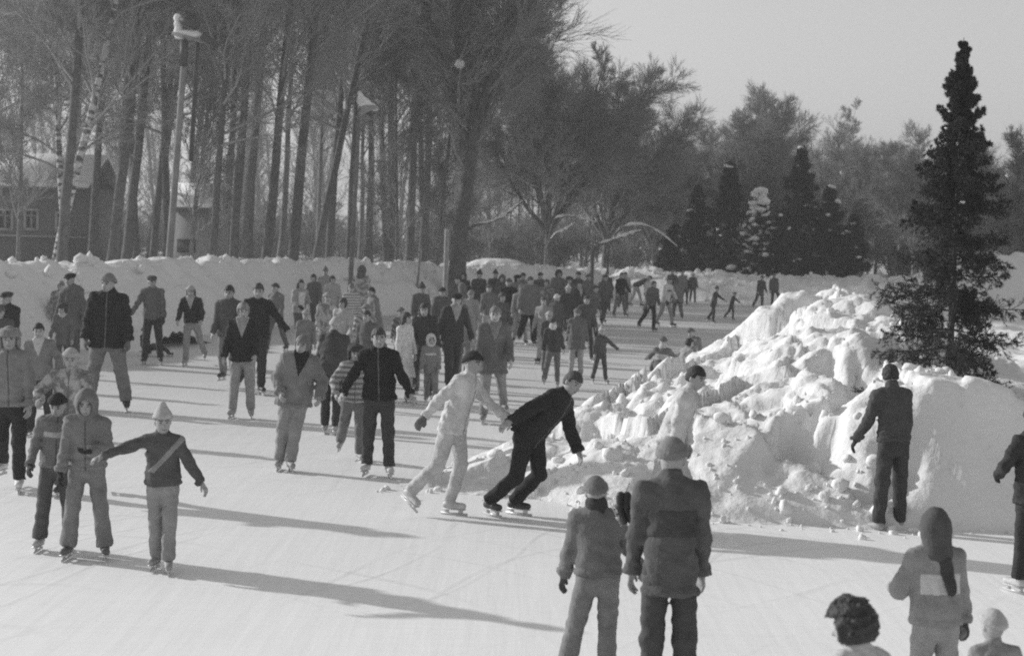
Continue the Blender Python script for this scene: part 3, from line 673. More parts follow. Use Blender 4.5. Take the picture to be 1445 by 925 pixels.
    # ---- far crowd
    fc = [
        ('person with humped grey jacket and back turned at the left end of the far crowd', 653, 398, dict(H=1.72, yaw=200, hat='hood', ht=.12, jk=.14, jl=.2, tr=.12)),
        ('person in dark hat half hidden behind the humped grey jacket', 643, 388, dict(H=1.78, yaw=20, hat='knit', ht=.05, jk=.08, tr=.1)),
        ('person in dark pointed hood and dark coat at left of the far crowd', 672, 379, dict(H=1.9, yaw=15, hat='point', ht=.04, jk=.055, jl=.3, tr=.08)),
        ('person in black pointed hat above the man in the short black jacket', 694, 379, dict(H=1.88, yaw=0, hat='point', ht=.04, jk=.06, tr=.1)),
        ('broad man in short black jacket and grey trousers in the far crowd', 711, 391, dict(fy=484, yaw=10, hat='knit', ht=.08, jk=.016, jl=.14, tr=.13, sk=.1, fat=1.15)),
        ('person in black round hat and grey jacket right of the short black jacket', 727, 386, dict(H=1.78, yaw=30, hat='fur', ht=.015, jk=.2, tr=.2)),
        ('person in light jacket and light trousers in the far crowd', 735, 400, dict(H=1.68, yaw=10, hat='knit', ht=.2, jk=.3, jl=.1, tr=.38)),
        ('person in wide grey jacket over tight black trousers', 753, 390, dict(fy=488, yaw=10, hat='none', hair='short', hc=.06, jk=.14, jl=.2, tr=.015, sk=.05, fat=1.2, puff=.03)),
        ('tall person in dark grey behind the tight black trousers', 764, 383, dict(H=1.82, yaw=-10, hat='knit', ht=.06, jk=.09, tr=.1)),
        ('person with big dark hair and grey coat in the far crowd', 786, 381, dict(H=1.84, yaw=10, hat='none', hair='curly', hc=.03, jk=.15, jl=.2, tr=.12)),
        ('child in round white hat and dark grey jacket amid the far crowd', 784, 414, dict(H=1.5, yaw=160, hat='knit', ht=.6, jk=.08, jl=.14, tr=.12, kid=.5)),
        ('person in white knit hat and black jacket in the far crowd', 799, 399, dict(H=1.7, yaw=20, hat='pompom', ht=.55, jk=.05, tr=.08)),
        ('tall person in charcoal coat right of the big dark hair', 811, 382, dict(H=1.84, yaw=25, hat='knit', ht=.06, jk=.07, jl=.25, tr=.06)),
        ('person in black jacket with light streak of a scarf in the far crowd', 820, 395, dict(H=1.72, yaw=40, hat='knit', ht=.05, jk=.05, extra=(('lapel', .4),), tr=.07)),
        ('person in mid grey jacket third from the right end of the far crowd', 831, 385, dict(H=1.78, yaw=30, hat='knit', ht=.1, jk=.13, tr=.1)),
        ('teenager in dark grey with black trousers near the right end of the far crowd', 836, 402, dict(H=1.62, yaw=60, hat='none', hair='short', hc=.05, jk=.11, tr=.03)),
        ('slim person in dark grey at the right end of the far crowd', 852, 386, dict(H=1.76, yaw=20, hat='knit', ht=.08, jk=.1, tr=.08)),
        ('person in grey jacket with light trousers left of the short black jacket', 690, 400, dict(H=1.68, yaw=15, hat='knit', ht=.1, jk=.15, tr=.36)),
        ('person in pale coat in front of the dark pointed hood', 664, 408, dict(H=1.66, yaw=160, hat='knit', ht=.2, jk=.28, jl=.3, tr=.3)),
        ('person in mottled grey between the big dark hair and the dark grey neighbour', 775, 394, dict(H=1.7, yaw=-20, hat='none', hair='bob', hc=.1, jk=.2, jp='camo', tr=.15)),
        ('person in dark hat peering over the white knit hat', 804, 388, dict(H=1.78, yaw=0, hat='fur', ht=.06, jk=.1, tr=.1)),
        ('person in dark hood at the back between the two black hats', 704, 386, dict(H=1.78, yaw=-15, hat='hood', ht=.07, jk=.07, tr=.1)),
        ('skater in black jacket and grey trousers standing alone with legs apart', 874, 384, dict(fy=447, yaw=30, hat='none', hair='short', hc=.08, jk=.012, jl=.12, tr=.14, sk=.1, legs='wide', al=(10, 22, 20))),
        ('skater bent double in dark jacket and light trousers behind the lone skater in black', 896, 392, dict(fy=433, yaw=80, Hs=1.72, hat='knit', ht=.06, jk=.07, tr=.34, lean=62, legs='walkL')),
        ('person in white jacket skating right of the bent over skater', 911, 390, dict(fy=441, yaw=40, hat='knit', ht=.4, jk=.5, tr=.4)),
        ('skater in dark jacket and black trousers left of the white jacket with black sleeves', 922, 396, dict(fy=468, yaw=30, hat='none', hair='short', hc=.06, jk=.11, tr=.025, legs='glideL', lean=10)),
        ('skater in white jacket with black front band, arm reaching right', 937, 390, dict(fy=461, yaw=50, hat='knit', ht=.1, jk=.55, extra=(('band', .02),), tr=.28, legs='walkL', al=(10, 30, 8), lean=10, gl=.02)),
        ('person in wide grey coat with back turned at the right side of the far crowd', 956, 394, dict(fy=451, yaw=190, hat='none', hair='short', hc=.06, jk=.16, jl=.25, tr=.12, fat=1.2, puff=.02)),
        ('person in black coat right of the wide grey coat', 969, 388, dict(fy=431, yaw=10, hat='knit', ht=.05, jk=.03, jl=.2, tr=.06, fat=1.1)),
        ('person in white hat and dark jacket behind the black coat', 977, 383, dict(fy=428, yaw=0, hat='pompom', ht=.6, jk=.1, tr=.1)),
        ('child in dark coat skating alone, left of a pair of children', 1006, 402, dict(fy=456, yaw=60, hat='point', ht=.06, jk=.05, jl=.2, tr=.05, kid=.6, lean=12, al=(40, 20, 20), legs='glideR')),
        ('smaller child in dark clothes skating alone, right of a pair of children', 1034, 411, dict(fy=452, yaw=65, hat='knit', ht=.06, jk=.05, jl=.14, tr=.06, kid=.8, lean=14, al=(40, 30, 10), legs='glideL')),
        ('person in dark grey coat standing before the far snow wall, left of a pair', 1075, 388, dict(fy=438, yaw=20, hat='knit', ht=.06, jk=.09, jl=.25, tr=.08)),
        ('person in grey with one leg stretched out before the far snow wall', 1089, 385, dict(fy=435, yaw=10, hat='knit', ht=.1, jk=.12, tr=.07, legs=((0, 26, 2), (3, 2, 3)), side=-6)),
        ('tiny far figure in dark coat just below the snow laden branches', 947, 379, dict(H=1.7, yaw=0, hat='knit', ht=.1, jk=.1, jl=.2, tr=.1)),
        ('tiny far figure in grey jacket behind the black coat', 961, 381, dict(H=1.66, yaw=30, hat='knit', ht=.2, jk=.2, tr=.1)),
        ('tiny far figure in black behind the slim person in dark grey', 861, 383, dict(H=1.64, yaw=0, hat='knit', ht=.06, jk=.05, tr=.05)),
        ('tiny far figure in pale jacket left of the white jacket skater', 886, 383, dict(H=1.64, yaw=0, hat='knit', ht=.1, jk=.34, tr=.1)),
    ]
    fc += [
        ('person in dark knit hat and grey jacket behind the man stretching one arm out', 392, 398, dict(H=1.72, yaw=-30, hat='knit', ht=.05, jk=.15, tr=.1)),
        ('child in pale hat and mid grey coat in front of the black gloved person', 437, 436, dict(H=1.45, yaw=15, hat='knit', ht=.34, jk=.2, jl=.2, tr=.12, kid=.5)),
        ('person in mottled pale coat below the tall pointed hat', 462, 411, dict(H=1.66, yaw=8, hat='knit', ht=.3, jk=.32, jp='camo', jl=.25, tr=.2)),
        ('woman with dark bobbed hair and pale coat between the charcoal jacket and the large hood', 486, 420, dict(H=1.62, yaw=-15, hat='none', hair='bob', hc=.05, jk=.4, jl=.3, tr=.2)),
        ('person in grey checked coat in front of the large dark hood', 508, 427, dict(H=1.62, yaw=12, hat='knit', ht=.2, jk=.27, jp='plaid', jl=.28, tr=.2)),
        ('person in plain dark grey jacket right behind the man with spread arms', 527, 438, dict(H=1.6, yaw=-20, hat='none', hair='short', hc=.04, jk=.12, jl=.2, tr=.1)),
        ('child in light hat and grey jacket behind the boy in striped jacket', 489, 462, dict(H=1.4, yaw=20, hat='pompom', ht=.35, jk=.17, tr=.1, kid=.6)),
        ('person in pale jacket between the white coat and the woman in black', 590, 436, dict(H=1.6, yaw=-10, hat='none', hair='short', hc=.05, jk=.3, tr=.15)),
        ('person in black woollen hat and charcoal coat behind the black hatted striding man', 622, 404, dict(H=1.7, yaw=20, hat='knit', ht=.02, jk=.09, jl=.2, tr=.08)),
        ('person in light grey jacket between the striding man and the long grey coat', 661, 428, dict(H=1.62, yaw=-12, hat='knit', ht=.12, jk=.24, tr=.2)),
        ('person in dark jacket right of the long grey coat, hair tied back', 704, 412, dict(H=1.66, yaw=40, hat='none', hair='bob', hc=.05, jk=.08, jl=.12, tr=.28)),
        ('person in pale grey coat below the big dark hair', 770, 418, dict(H=1.6, yaw=-25, hat='none', hair='bob', hc=.07, jk=.26, jl=.3, tr=.3)),
        ('child in dark jacket and pale hat right of the tight black trousers', 769, 438, dict(H=1.4, yaw=30, hat='knit', ht=.4, jk=.07, tr=.1, kid=.7)),
        ('person in charcoal jacket right behind the pair with turned backs', 826, 416, dict(H=1.62, yaw=20, hat='none', hair='short', hc=.04, jk=.07, tr=.04)),
        ('person in black between the humped grey jacket and the pale coat', 658, 383, dict(H=1.78, yaw=10, hat='hood', ht=.05, jk=.05, tr=.05)),
        ('person in mid grey with dark hat above the light trousered one', 742, 384, dict(H=1.8, yaw=-30, hat='knit', ht=.04, jk=.14, tr=.1)),
    ]
    for lab, x, ty, kw in fc: P(lab, x, ty, **kw)
make_people()

def hung_skates():
    """pair of skates hung by the laces over the tall man's left shoulder"""
    Y = 10.15; c = at_depth(880, 712, Y)
    root = empty('ice_skates', c); root.scale = (.6, .6, .6); tag(root, 'pair of dark ice skates hanging from the shoulder of the tall man in front', 'ice skates')
    for i, sx in enumerate((-.035, .035)):
        def boot(P):
            d = cone(P, (sx, 0, .1), (sx, 0, 0), .05, .048)
            d = smin(d, cone(P, (sx, -.02, -.02), (sx, .0 + .02, -.02), .045, .045), .02)
            d = smin(d, cone(P, (sx - .01, 0, -.02), (sx + .05, -.05, -.17), .044, .036), .03)
            return d
        V, Q = mesh_sdf(boot, (-.13, -.13, -.24), (.2, .1, .18), .012)
        b = raw_obj('boot', V, Q, mat('boot_0.03', .03, rough=.5, var=.2, nscale=12, bump=.2), root)
        R = roty(rad(-28))
        m = MB(); m.box((sx - .05, -.03, -.1), (.012, .006, .3), R); m.box((sx - .03, -.03, -.06), (.05, .02, .04), R); m.box((sx - .02, -.03, -.14), (.05, .02, .04), R)
        m.build('blade', M_BLADE, b)
    m = MB(); m.box((0.03, 0, .17), (.012, .012, .16), roty(rad(20))); m.build('lace', cloth(.4), root)
hung_skates()

# ================================================================== GROUND, ICE, SNOW BANKS
def grid_obj(xs, ys, Z, keep, name, m):
    nx, ny = len(xs), len(ys)
    X, Yg = np.meshgrid(xs, ys, indexing='ij')
    V = np.stack([X, Yg, Z], -1).reshape(-1, 3)
    id_ = np.arange(nx * ny).reshape(nx, ny)
    q = np.stack([id_[:-1, :-1], id_[1:, :-1], id_[1:, 1:], id_[:-1, 1:]], -1).reshape(-1, 4)
    if keep is not None:
        k = keep.reshape(-1); q = q[k[q].any(1)]
        used = np.unique(q); remap = np.full(len(V), -1); remap[used] = np.arange(len(used)); V = V[used]; q = remap[q]
    return raw_obj(name, V, q, m)

# snow ground, one sheet to the horizon
gx = np.concatenate([[-1500, -700, -300, -150], np.arange(-80, 81, 4.0), [150, 300, 700, 1500]])
gy = np.concatenate([[-60, -30, -10], np.arange(0, 161, 4.0), [250, 500, 1000, 2500]])
GX, GY = np.meshgrid(gx, gy, indexing='ij')
RB = np.array([(-19, 4), (-17, 14), (-14.6, 24), (-12.6, 31), (-11.2, 35), (-9.8, 40), (-5.6, 53), (-.6, 67.5), (4.6, 79), (11, 76), (15.6, 74), (22, 68)])
def far_out(x, y):   # rough distance outside the rink on its left and far side
    yb = np.interp(x, RB[:, 0], RB[:, 1]); return y - yb
GZ = np.where(far_out(GX, GY) > 6, .5 * sstep(6, 30, far_out(GX, GY)) + .3 * fbm(GX * .1, GY * .1, 3), 0) - .03
g = grid_obj(gx, gy, GZ, None, 'snow_ground', M_SNOW); tag(g, kind='structure')

# ice rink sheet
poly = [(-20, -8), (14, -8), (14, 20), (12.5, 69), (24, 70), (24, 84), (4, 86), (-2, 72), (-6, 54), (-10, 39), (-13, 30), (-20, 4)]
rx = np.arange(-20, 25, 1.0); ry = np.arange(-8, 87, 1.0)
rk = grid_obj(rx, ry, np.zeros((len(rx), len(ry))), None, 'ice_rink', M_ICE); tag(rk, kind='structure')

def seg_dist(X, Y, P):
    """signed distance to polyline P (positive on the left of its direction) and parameter index"""
    best = np.full(X.shape, 1e9); par = np.zeros(X.shape); sgn = np.ones(X.shape)
    for i in range(len(P) - 1):
        a, b = P[i], P[i + 1]; d = b - a; L2 = d @ d
        t = np.clip(((X - a[0]) * d[0] + (Y - a[1]) * d[1]) / L2, 0, 1)
        ex, ey = X - a[0] - t * d[0], Y - a[1] - t * d[1]
        r = np.hypot(ex, ey); k = r < best
        best = np.where(k, r, best); par = np.where(k, i + t, par)
        sgn = np.where(k, np.sign(d[0] * ey - d[1] * ex), sgn)
    return best * sgn, par
def chunky(X, Y, sc, seed):
    d, v = worley(X * sc + .5 * fbm(X * sc, Y * sc, seed + 3), Y * sc, seed)
    return v * .7 + .3 * (1 - np.clip(d, 0, 1))
# --- snow wall along the left and far edge
wx = np.arange(-24, 26, .11); wy = np.concatenate([np.arange(2, 45, .11), np.arange(45, 90, .2)])
WX, WY = np.meshgrid(wx, wy, indexing='ij')
D, T = seg_dist(WX, WY, RB)
HT = np.interp(T, np.arange(12), [1.2, 1.3, 1.6, 1.95, 2.0, 1.95, 1.9, 1.55, 1.35, 1.3, 1.35, 1.3])
wob = .5 * (fbm(WX * .35, WY * .35, 5) - .5)
Dd = D + wob * 1.2
prof = .62 * sstep(-.1, .75, Dd) + .38 * sstep(.6, 1.7, Dd)
prof = prof * (1 - .72 * sstep(2.2, 6.0, Dd))
rough = sstep(.05, .6, Dd)
crest = np.exp(-((Dd - 1.7) / .8) ** 2)
Z = HT * prof + rough * (.10 * (fbm(WX * 1.2, WY * 1.2, 8) - .5) + (.05 + .38 * crest) * (chunky(WX, WY, 1.3, 21) - .45) + (.03 + .16 * crest) * (chunky(WX, WY, 3.0, 31) - .45))
Z += .75 * np.exp(-(((WX + 8.9) / .9) ** 2 + ((WY - 39.5) / 1.3) ** 2))      # low heap at the wall's foot
Z = np.where(Dd < 0, np.minimum(Z, .002) - .05, Z)
Z += .62 * np.exp(-(((WX + 8.9) / .9) ** 2 + ((WY - 39.5) / 1.3) ** 2)) * (Dd < 0)
keep = (D > -1.5) & (D < 8)
o = grid_obj(wx, wy, Z, keep, 'snow_wall', M_SNOW)
tag(o, 'long lumpy wall of ploughed snow along the left and far edge of the ice', 'snow wall')

# --- big mound on the right
def mound_z(X, Y):
    yf = np.interp(X, [-1.2, .4, 1, 2, 4, 5.3, 7, 14], [18.3, 17.9, 17.2, 16.8, 16.5, 16.5, 16.6, 16.9])
    yb = np.interp(X, [-1.2, -.9, .96, 1.9, 5.2, 11.5, 14], [18.9, 20, 25.2, 28.5, 36.5, 66, 67])
    zr = np.interp(X, [-1.2, -.2, .5, 1, 2, 3, 4, 4.7, 5.3, 6, 8, 14], [.1, .3, .45, .55, .72, .98, 1.28, 1.5, 1.42, 1.2, 1.05, 1.0])
    yc = np.interp(X, [-1.2, -.2, .7, 1.77, 3.02, 4.45, 5.6, 7, 14], [18.6, 19, 20, 22, 24, 26, 27, 26, 26])
    zc = np.interp(X, [-1.2, -.2, .7, 1.77, 3.02, 4.45, 5.6, 6.3, 7.2, 14], [.1, .36, .64, .92, 1.22, 1.78, 2.2, 1.8, 1.22, 1.05])
    wob = .9 * (fbm(X * .5 + 9, Y * .5, 41) - .47)
    Yw = Y + wob * .7
    rim = np.clip((Yw - yf) / (1.6 - .65 * sstep(4.0, 4.6, X)), 0, 1); rim = rim ** (.8 + .25 * sstep(4.0, 4.6, X))
    fr = zr * rim + (zc - zr) * sstep(0, 1, np.clip((Y - yf - 1.6) / np.maximum(yc - yf - 1.6, .3), 0, 1))
    bk = sstep(0, 1, np.clip((yb - Y) / np.minimum(np.maximum(yb - yc, .4), 7.0), 0, 1))
    tb = np.clip((yb - Y) / np.maximum(yb - yc, .4), 0, 1)
    plat = sstep(5.6, 7.0, X)
    z = np.where(Y < yc, fr, zc * (tb ** .9 * (1 - plat) + bk * plat))
    plate = sstep(6, 8, X)
    edge = np.clip((Yw - yf) / .5, 0, 1) * np.clip((yb - Y) / 1.2, 0, 1)
    sm = 1 - .72 * sstep(4.15, 4.6, X - .10 * (Y - 16.5)) * (1 - sstep(8, 20, X)) * (Y < 21)   # smooth shovelled face on the right
    sm = sm * (1 - .6 * sstep(6.0, 8.0, X))
    n = .62 * (chunky(X, Y, .55, 51) - .5) + .26 * (chunky(X, Y, 1.35, 61) - .5) + .11 * (chunky(X, Y, 3.1, 71) - .5) + .07 * (chunky(X, Y, 6.5, 75) - .5) + .04 * (fbm(X * 9, Y * 9, 77) - .47) + .55 * (fbm(X * .7, Y * .7, 81) - .47) - .45 * sstep(.52, .68, fbm(X * .85 + 40, Y * .6, 85))
    rimb = np.exp(-((Yw - yf - 1.2) / .35) ** 2) * (X > 4) * .16 * (chunky(X, Y, 1.1, 91) - .4)
    amp = np.clip(z / .8, .25, 1)
    z = z + edge * (n * sm * amp + rimb)
    return np.where((Y < yf) | (Y > yb), -.06, np.maximum(z, .0) * np.clip(edge * 3, 0, 1) + .002), yf, yb
mx = np.concatenate([np.arange(-1.3, 7.5, .05), np.arange(7.5, 15, .2)])
my = np.concatenate([np.arange(15.2, 30, .05), np.arange(30, 42, .15), np.arange(42, 70, .4)])
MX, MY = np.meshgrid(mx, my, indexing='ij')
MZ, yf_, yb_ = mound_z(MX, MY)
o = grid_obj(mx, my, MZ, (MY > yf_ - .1) & (MY < yb_ + .3), 'snow_mound', M_SNOW)
tag(o, 'big heap of lumpy ploughed snow filling the right side beside the rink', 'snow mound')
def mz(x, y): return float(mound_z(np.array([[x]]), np.array([[y]]))[0][0, 0])

# --- loose snow lumps
def ico(sub):
    import bmesh
    b = bmesh.new(); bmesh.ops.create_icosphere(b, subdivisions=sub, radius=1)
    V = np.array([v.co[:] for v in b.verts]); F = np.array([[v.index for v in f.verts] for f in b.faces]); b.free(); return V, F
IV, IF = ico(2); IV1, IF1 = ico(1)
def lumps(pts, rad_, seed, fine=True):
    r = np.random.RandomState(seed); V0, F0 = (IV, IF) if fine else (IV1, IF1)
    Vs, Fs, n = [], [], 0
    for p, q in zip(pts, rad_):
        k = r.normal(size=(5, 3)) * 2.0; ph = r.rand(5) * 6
        d = 1 + .13 * np.sin(V0 @ k.T + ph).sum(1)
        # flatten by a few random planes for a broken-block look
        v = V0 * d[:, None]
        for _ in range(4):
            nn = r.normal(size=3); nn /= np.linalg.norm(nn); h = v @ nn; c = r.uniform(.55, .9)
            v = v - np.maximum(h - c, 0)[:, None] * nn
        v = v * (q * r.uniform(.75, 1.25, 3)); 
        Vs.append(v + p); Fs.append(F0 + n); n += len(v)
    return np.concatenate(Vs), np.concatenate(Fs)
r = np.random.RandomState(5)
pts, rr = [], []
while len(pts) < 520:
    x = r.uniform(-1.1, 6.4); 
    y = r.uniform(16.3, 28) if r.rand() < .45 else 16.3 + abs(r.normal()) * 1.6
    z = mz(x, y)
    if z < .01: continue
    if x - .10 * (y - 16.5) > 4.25 and y < 18.3: continue
    q = .018 + .085 * r.rand() ** 4
    pts.append((x, y, z + q * .1)); rr.append(q)
for i in range(110):      # crumbs along the foot of the mound
    x = r.uniform(-1.6, 8); yf = float(mound_z(np.array([[x]]), np.array([[17.]]))[1][0, 0])
    q = .012 + .05 * r.rand() ** 3
    pts.append((x, yf - abs(r.normal()) * .3 + .12, q * .4)); rr.append(q)
V, F = lumps(pts, rr, 3)
o = raw_obj('snow_lumps', V, F, M_SNOW, None, False); tag(o, 'loose broken lumps of snow on the mound', 'snow lumps', kind='stuff')
pts, rr = [], []
segs = np.linspace(1.5, 10.5, 520)
for t in segs:
    i = int(t); a, b = RB[i], RB[i + 1]; p = a + (b - a) * (t - i); d = (b - a) / np.linalg.norm(b - a); nrm = np.array([-d[1], d[0]])
    off = r.choice([r.normal(1.6, .5), r.uniform(-.2, .6)], p=[.8, .2]); q = .04 + .15 * r.rand() ** 2.5
    w = p + nrm * off
    h = np.interp(t, np.arange(12), [1.2, 1.3, 1.6, 1.95, 2.0, 1.95, 1.9, 1.55, 1.35, 1.3, 1.35, 1.3])
    ix = np.argmin(abs(wx - w[0])); iy = np.argmin(abs(wy - w[1]))
    pts.append((w[0], w[1], max(Z[ix, iy], 0) + q * .15)); rr.append(q)
V, F = lumps(pts, rr, 4, False)
o = raw_obj('wall_lumps', V, F, M_SNOW, None, False); tag(o, 'loose lumps of snow along the crest of the long snow wall', 'snow lumps', kind='stuff')

# ================================================================== TREES
def tubes(Pl, Rl, ns):
    """Pl (n,k,3) polylines, Rl (n,k) radii -> V, F"""
    n, k, _ = Pl.shape
    T = np.gradient(Pl, axis=1); T /= np.linalg.norm(T, axis=2, keepdims=True) + 1e-9
    ref = np.where(np.abs(T[..., 2:3]) > .9, np.array([1., 0, 0]), np.array([0, 0, 1.]))
    A_ = np.cross(T, ref); A_ /= np.linalg.norm(A_, axis=2, keepdims=True) + 1e-9; B_ = np.cross(T, A_)
    an = np.arange(ns) * 2 * math.pi / ns
    V = Pl[:, :, None] + Rl[:, :, None, None] * (np.cos(an)[:, None] * A_[:, :, None] + np.sin(an)[:, None] * B_[:, :, None])
    id_ = np.arange(n * k * ns).reshape(n, k, ns); nx = np.roll(id_, -1, 2)
    q = np.stack([id_[:, :-1], nx[:, :-1], nx[:, 1:], id_[:, 1:]], -1).reshape(-1, 4)
    return V.reshape(-1, 3), q
class Geo:
    def __init__(s): s.V = []; s.F = []; s.n = 0
    def add(s, V, F): s.V.append(V); s.F.append(F + s.n); s.n += len(V)
    def arr(s): return np.concatenate(s.V), s.F
def grow(rs, starts, dirs, lens, rads, k, wig, up, taper=.25):
    n = len(starts); P = np.zeros((n, k, 3)); P[:, 0] = starts; d = dirs.copy(); st = lens / (k - 1)
    for i in range(1, k):
        d = d + rs.normal(size=(n, 3)) * wig + np.array([0, 0, up]); d /= np.linalg.norm(d, axis=1, keepdims=True)
        P[:, i] = P[:, i - 1] + d * st[:, None]
    R = rads[:, None] * np.linspace(1, taper, k)[None]
    return P, R
def spawn(rs, P, R, lens, nper, t0, t1, ang, angj, ratio, endshrink, rratio):
    n, k, _ = P.shape
    t = t0 + (t1 - t0) * (np.arange(nper)[None] + rs.rand(n, nper)) / nper
    x = t * (k - 1); i = np.minimum(x.astype(int), k - 2); f = (x - i)[..., None]
    ii = np.arange(n)[:, None]
    pos = P[ii, i] * (1 - f) + P[ii, i + 1] * f; tan = P[ii, i + 1] - P[ii, i]; tan /= np.linalg.norm(tan, axis=2, keepdims=True) + 1e-9
    rad_ = R[ii, i] * (1 - f[..., 0]) + R[ii, i + 1] * f[..., 0]
    rv = rs.normal(size=tan.shape); rv -= tan * (rv * tan).sum(2, keepdims=True); rv /= np.linalg.norm(rv, axis=2, keepdims=True) + 1e-9
    a = np.radians(ang + angj * rs.normal(size=t.shape))[..., None]
    d = tan * np.cos(a) + rv * np.sin(a)
    L = lens[:, None] * ratio * (1 - endshrink * (t - t0) / max(1e-6, t1 - t0)) * rs.uniform(.65, 1.25, t.shape)
    return pos.reshape(-1, 3), d.reshape(-1, 3), L.ravel(), np.maximum((rad_ * rratio).ravel(), .0)
def bare_tree(seed, H, r0, lean=(0, 0), fork=None, n1=26, l1=.24, a1=50, t1=.3, n2=7, n3=7, n4=6, twig_r=.010, up1=.06, crown_end=1.0, wig=.05, shrink1=.6):
    rs = np.random.RandomState(seed)
    trunk, crown = Geo(), Geo()
    d0 = np.array([[lean[0], lean[1], 1.0]]); d0 /= np.linalg.norm(d0)
    TL = H if not fork else H * fork[0]
    P, R = grow(rs, np.zeros((1, 3)), d0, np.array([TL]), np.array([r0]), 12, wig * .5, .0, .15 if not fork else .7)
    R[:, 0] *= 1.35
    trunk.add(*tubes(P, R, 9))
    lens = np.array([TL])
    if fork:
        m = fork[1]; az = np.arange(m) * 2 * math.pi / m + rs.rand(m) * .8; sp = np.radians(fork[2] * rs.uniform(.55, 1.3, m))
        d = np.stack([np.cos(az) * np.sin(sp), np.sin(az) * np.sin(sp), np.cos(sp)], 1)
        st = np.repeat(P[:, -1], m, 0) - d * .1; L = H * (1 - fork[0]) * rs.uniform(.85, 1.05, m) * (1.05 - .5 * np.degrees(sp) / 55)
        Pf, Rf = grow(rs, st, d, L, np.full(m, r0 * .52), 9, wig * 1.2, .05, .15)
        trunk.add(*tubes(Pf, Rf, 6))
        P, R, lens = Pf, Rf, L; t1 = .12
        n1 = max(6, n1 // m + 3)
    p, d, L, ra = spawn(rs, P, R, lens, n1, t1, crown_end, a1, 12, l1 if not fork else .42, shrink1, .5)
    ra = np.clip(ra, .012, .09)
    P1, R1 = grow(rs, p, d, L, ra, 6, .13, up1, .25); crown.add(*tubes(P1, R1, 4))
    p, d, L2, ra = spawn(rs, P1, R1, L, n2, .15, 1, 34, 10, .6, .45, .55); ra = np.clip(ra, .008, .03)
    P2, R2 = grow(rs, p, d, L2, ra, 4, .09, .06, .4); crown.add(*tubes(P2, R2, 3))
    p, d, L3, ra = spawn(rs, P2, R2, L2, n3, .15, 1, 32, 11, .7, .35, .6); ra = np.clip(ra, twig_r, .013)
    P3, R3 = grow(rs, p, d, L3, ra, 3, .08, .05, .5); crown.add(*tubes(P3, R3, 3))
    if n4:
        p, d, L4, ra = spawn(rs, P3, R3, L3, n4, .1, 1, 28, 10, .8, .3, .7); ra = np.full(len(L4), twig_r * .75)
        P4, R4 = grow(rs, p, d, L4, ra, 2, .05, .03, .5); crown.add(*tubes(P4, R4, 3))
    return trunk.arr(), crown.arr(), P1
PROTO = {}
def snow_on(P1, seed, n, smin_=.08, smax=.22):
    """lumps of snow lying on limbs"""
    rs = np.random.RandomState(seed); k = rs.choice(len(P1), min(n, len(P1)), replace=False)
    pts, rr = [], []
    for i in k:
        j = rs.randint(1, P1.shape[1] - 1)
        for q in range(3):
            t = rs.rand(); p = P1[i, j] * (1 - t) + P1[i, j + 1] * t
            q = rs.uniform(smin_, smax); pts.append(p + [0, 0, q * .5]); rr.append(q)
    return lumps(pts, rr, seed, False)
def proto(key, name, mt, mc, gen, snow=0, **kw):
    (tv, tf), (cv, cf), P1 = gen(**kw)
    meshes = [('trunk', raw_mesh('trunk', tv, tf, mt)), ('crown', raw_mesh('crown', cv, cf, mc))]
    if snow:
        v, f = snow_on(P1, 77, snow); v0 = v; meshes.append(('snow', raw_mesh('snow', v, [f], M_SNOW)))
    PROTO[key] = (name, meshes)
def raw_mesh(name, V, F, m):
    o = raw_obj(name, V, F, m); me = o.data; bpy.data.objects.remove(o); return me
proto('tall1', 'bare_tree', M_BARK, M_TWIG, bare_tree, seed=1, H=19, r0=.2, n1=26, l1=.2, a1=46, t1=.36, n2=7, n3=7, n4=6)
proto('tall2', 'bare_tree', M_BARK, M_TWIG, bare_tree, seed=2, H=18, r0=.17, n1=24, l1=.2, a1=50, t1=.32, n2=7, n3=7, n4=6, lean=(.03, 0))
proto('tall3', 'bare_tree', M_BARK2, M_TWIG2, bare_tree, seed=3, H=17, r0=.15, n1=24, l1=.18, a1=42, t1=.32, n2=7, n3=7, n4=6)
proto('slim', 'bare_tree', M_BARK2, M_TWIG, bare_tree, seed=4, H=13, r0=.09, n1=26, l1=.18, a1=42, t1=.15, n2=8, n3=8, n4=7)
proto('big', 'bare_tree', M_BARK, M_TWIG, bare_tree, seed=5, H=17, r0=.36, fork=(.36, 6, 24), n1=56, a1=36, n2=9, n3=8, n4=8, snow=14)
proto('round', 'bare_tree', M_BARK, M_TWIG, bare_tree, seed=6, H=13.5, r0=.26, fork=(.2, 8, 38), n1=80, a1=34, n2=9, n3=8, n4=8, snow=18)
proto('round2', 'bare_tree', M_BARK2, M_TWIG, bare_tree, seed=7, H=11, r0=.2, fork=(.18, 7, 34), n1=70, a1=34, n2=9, n3=8, n4=8, snow=10)
proto('birch', 'birch_tree', M_BIRCH, M_TWIG2, bare_tree, seed=8, H=16, r0=.17, n1=26, l1=.2, a1=44, t1=.3, n2=8, n3=8, n4=7, lean=(.06, 0), up1=-.02)
proto('broom', 'bare_tree', M_BARK2, M_TWIG2, bare_tree, seed=9, H=10, r0=.14, fork=(.15, 6, 22), n1=48, a1=30, n2=9, n3=8, n4=8, snow=0)
TREES = 0
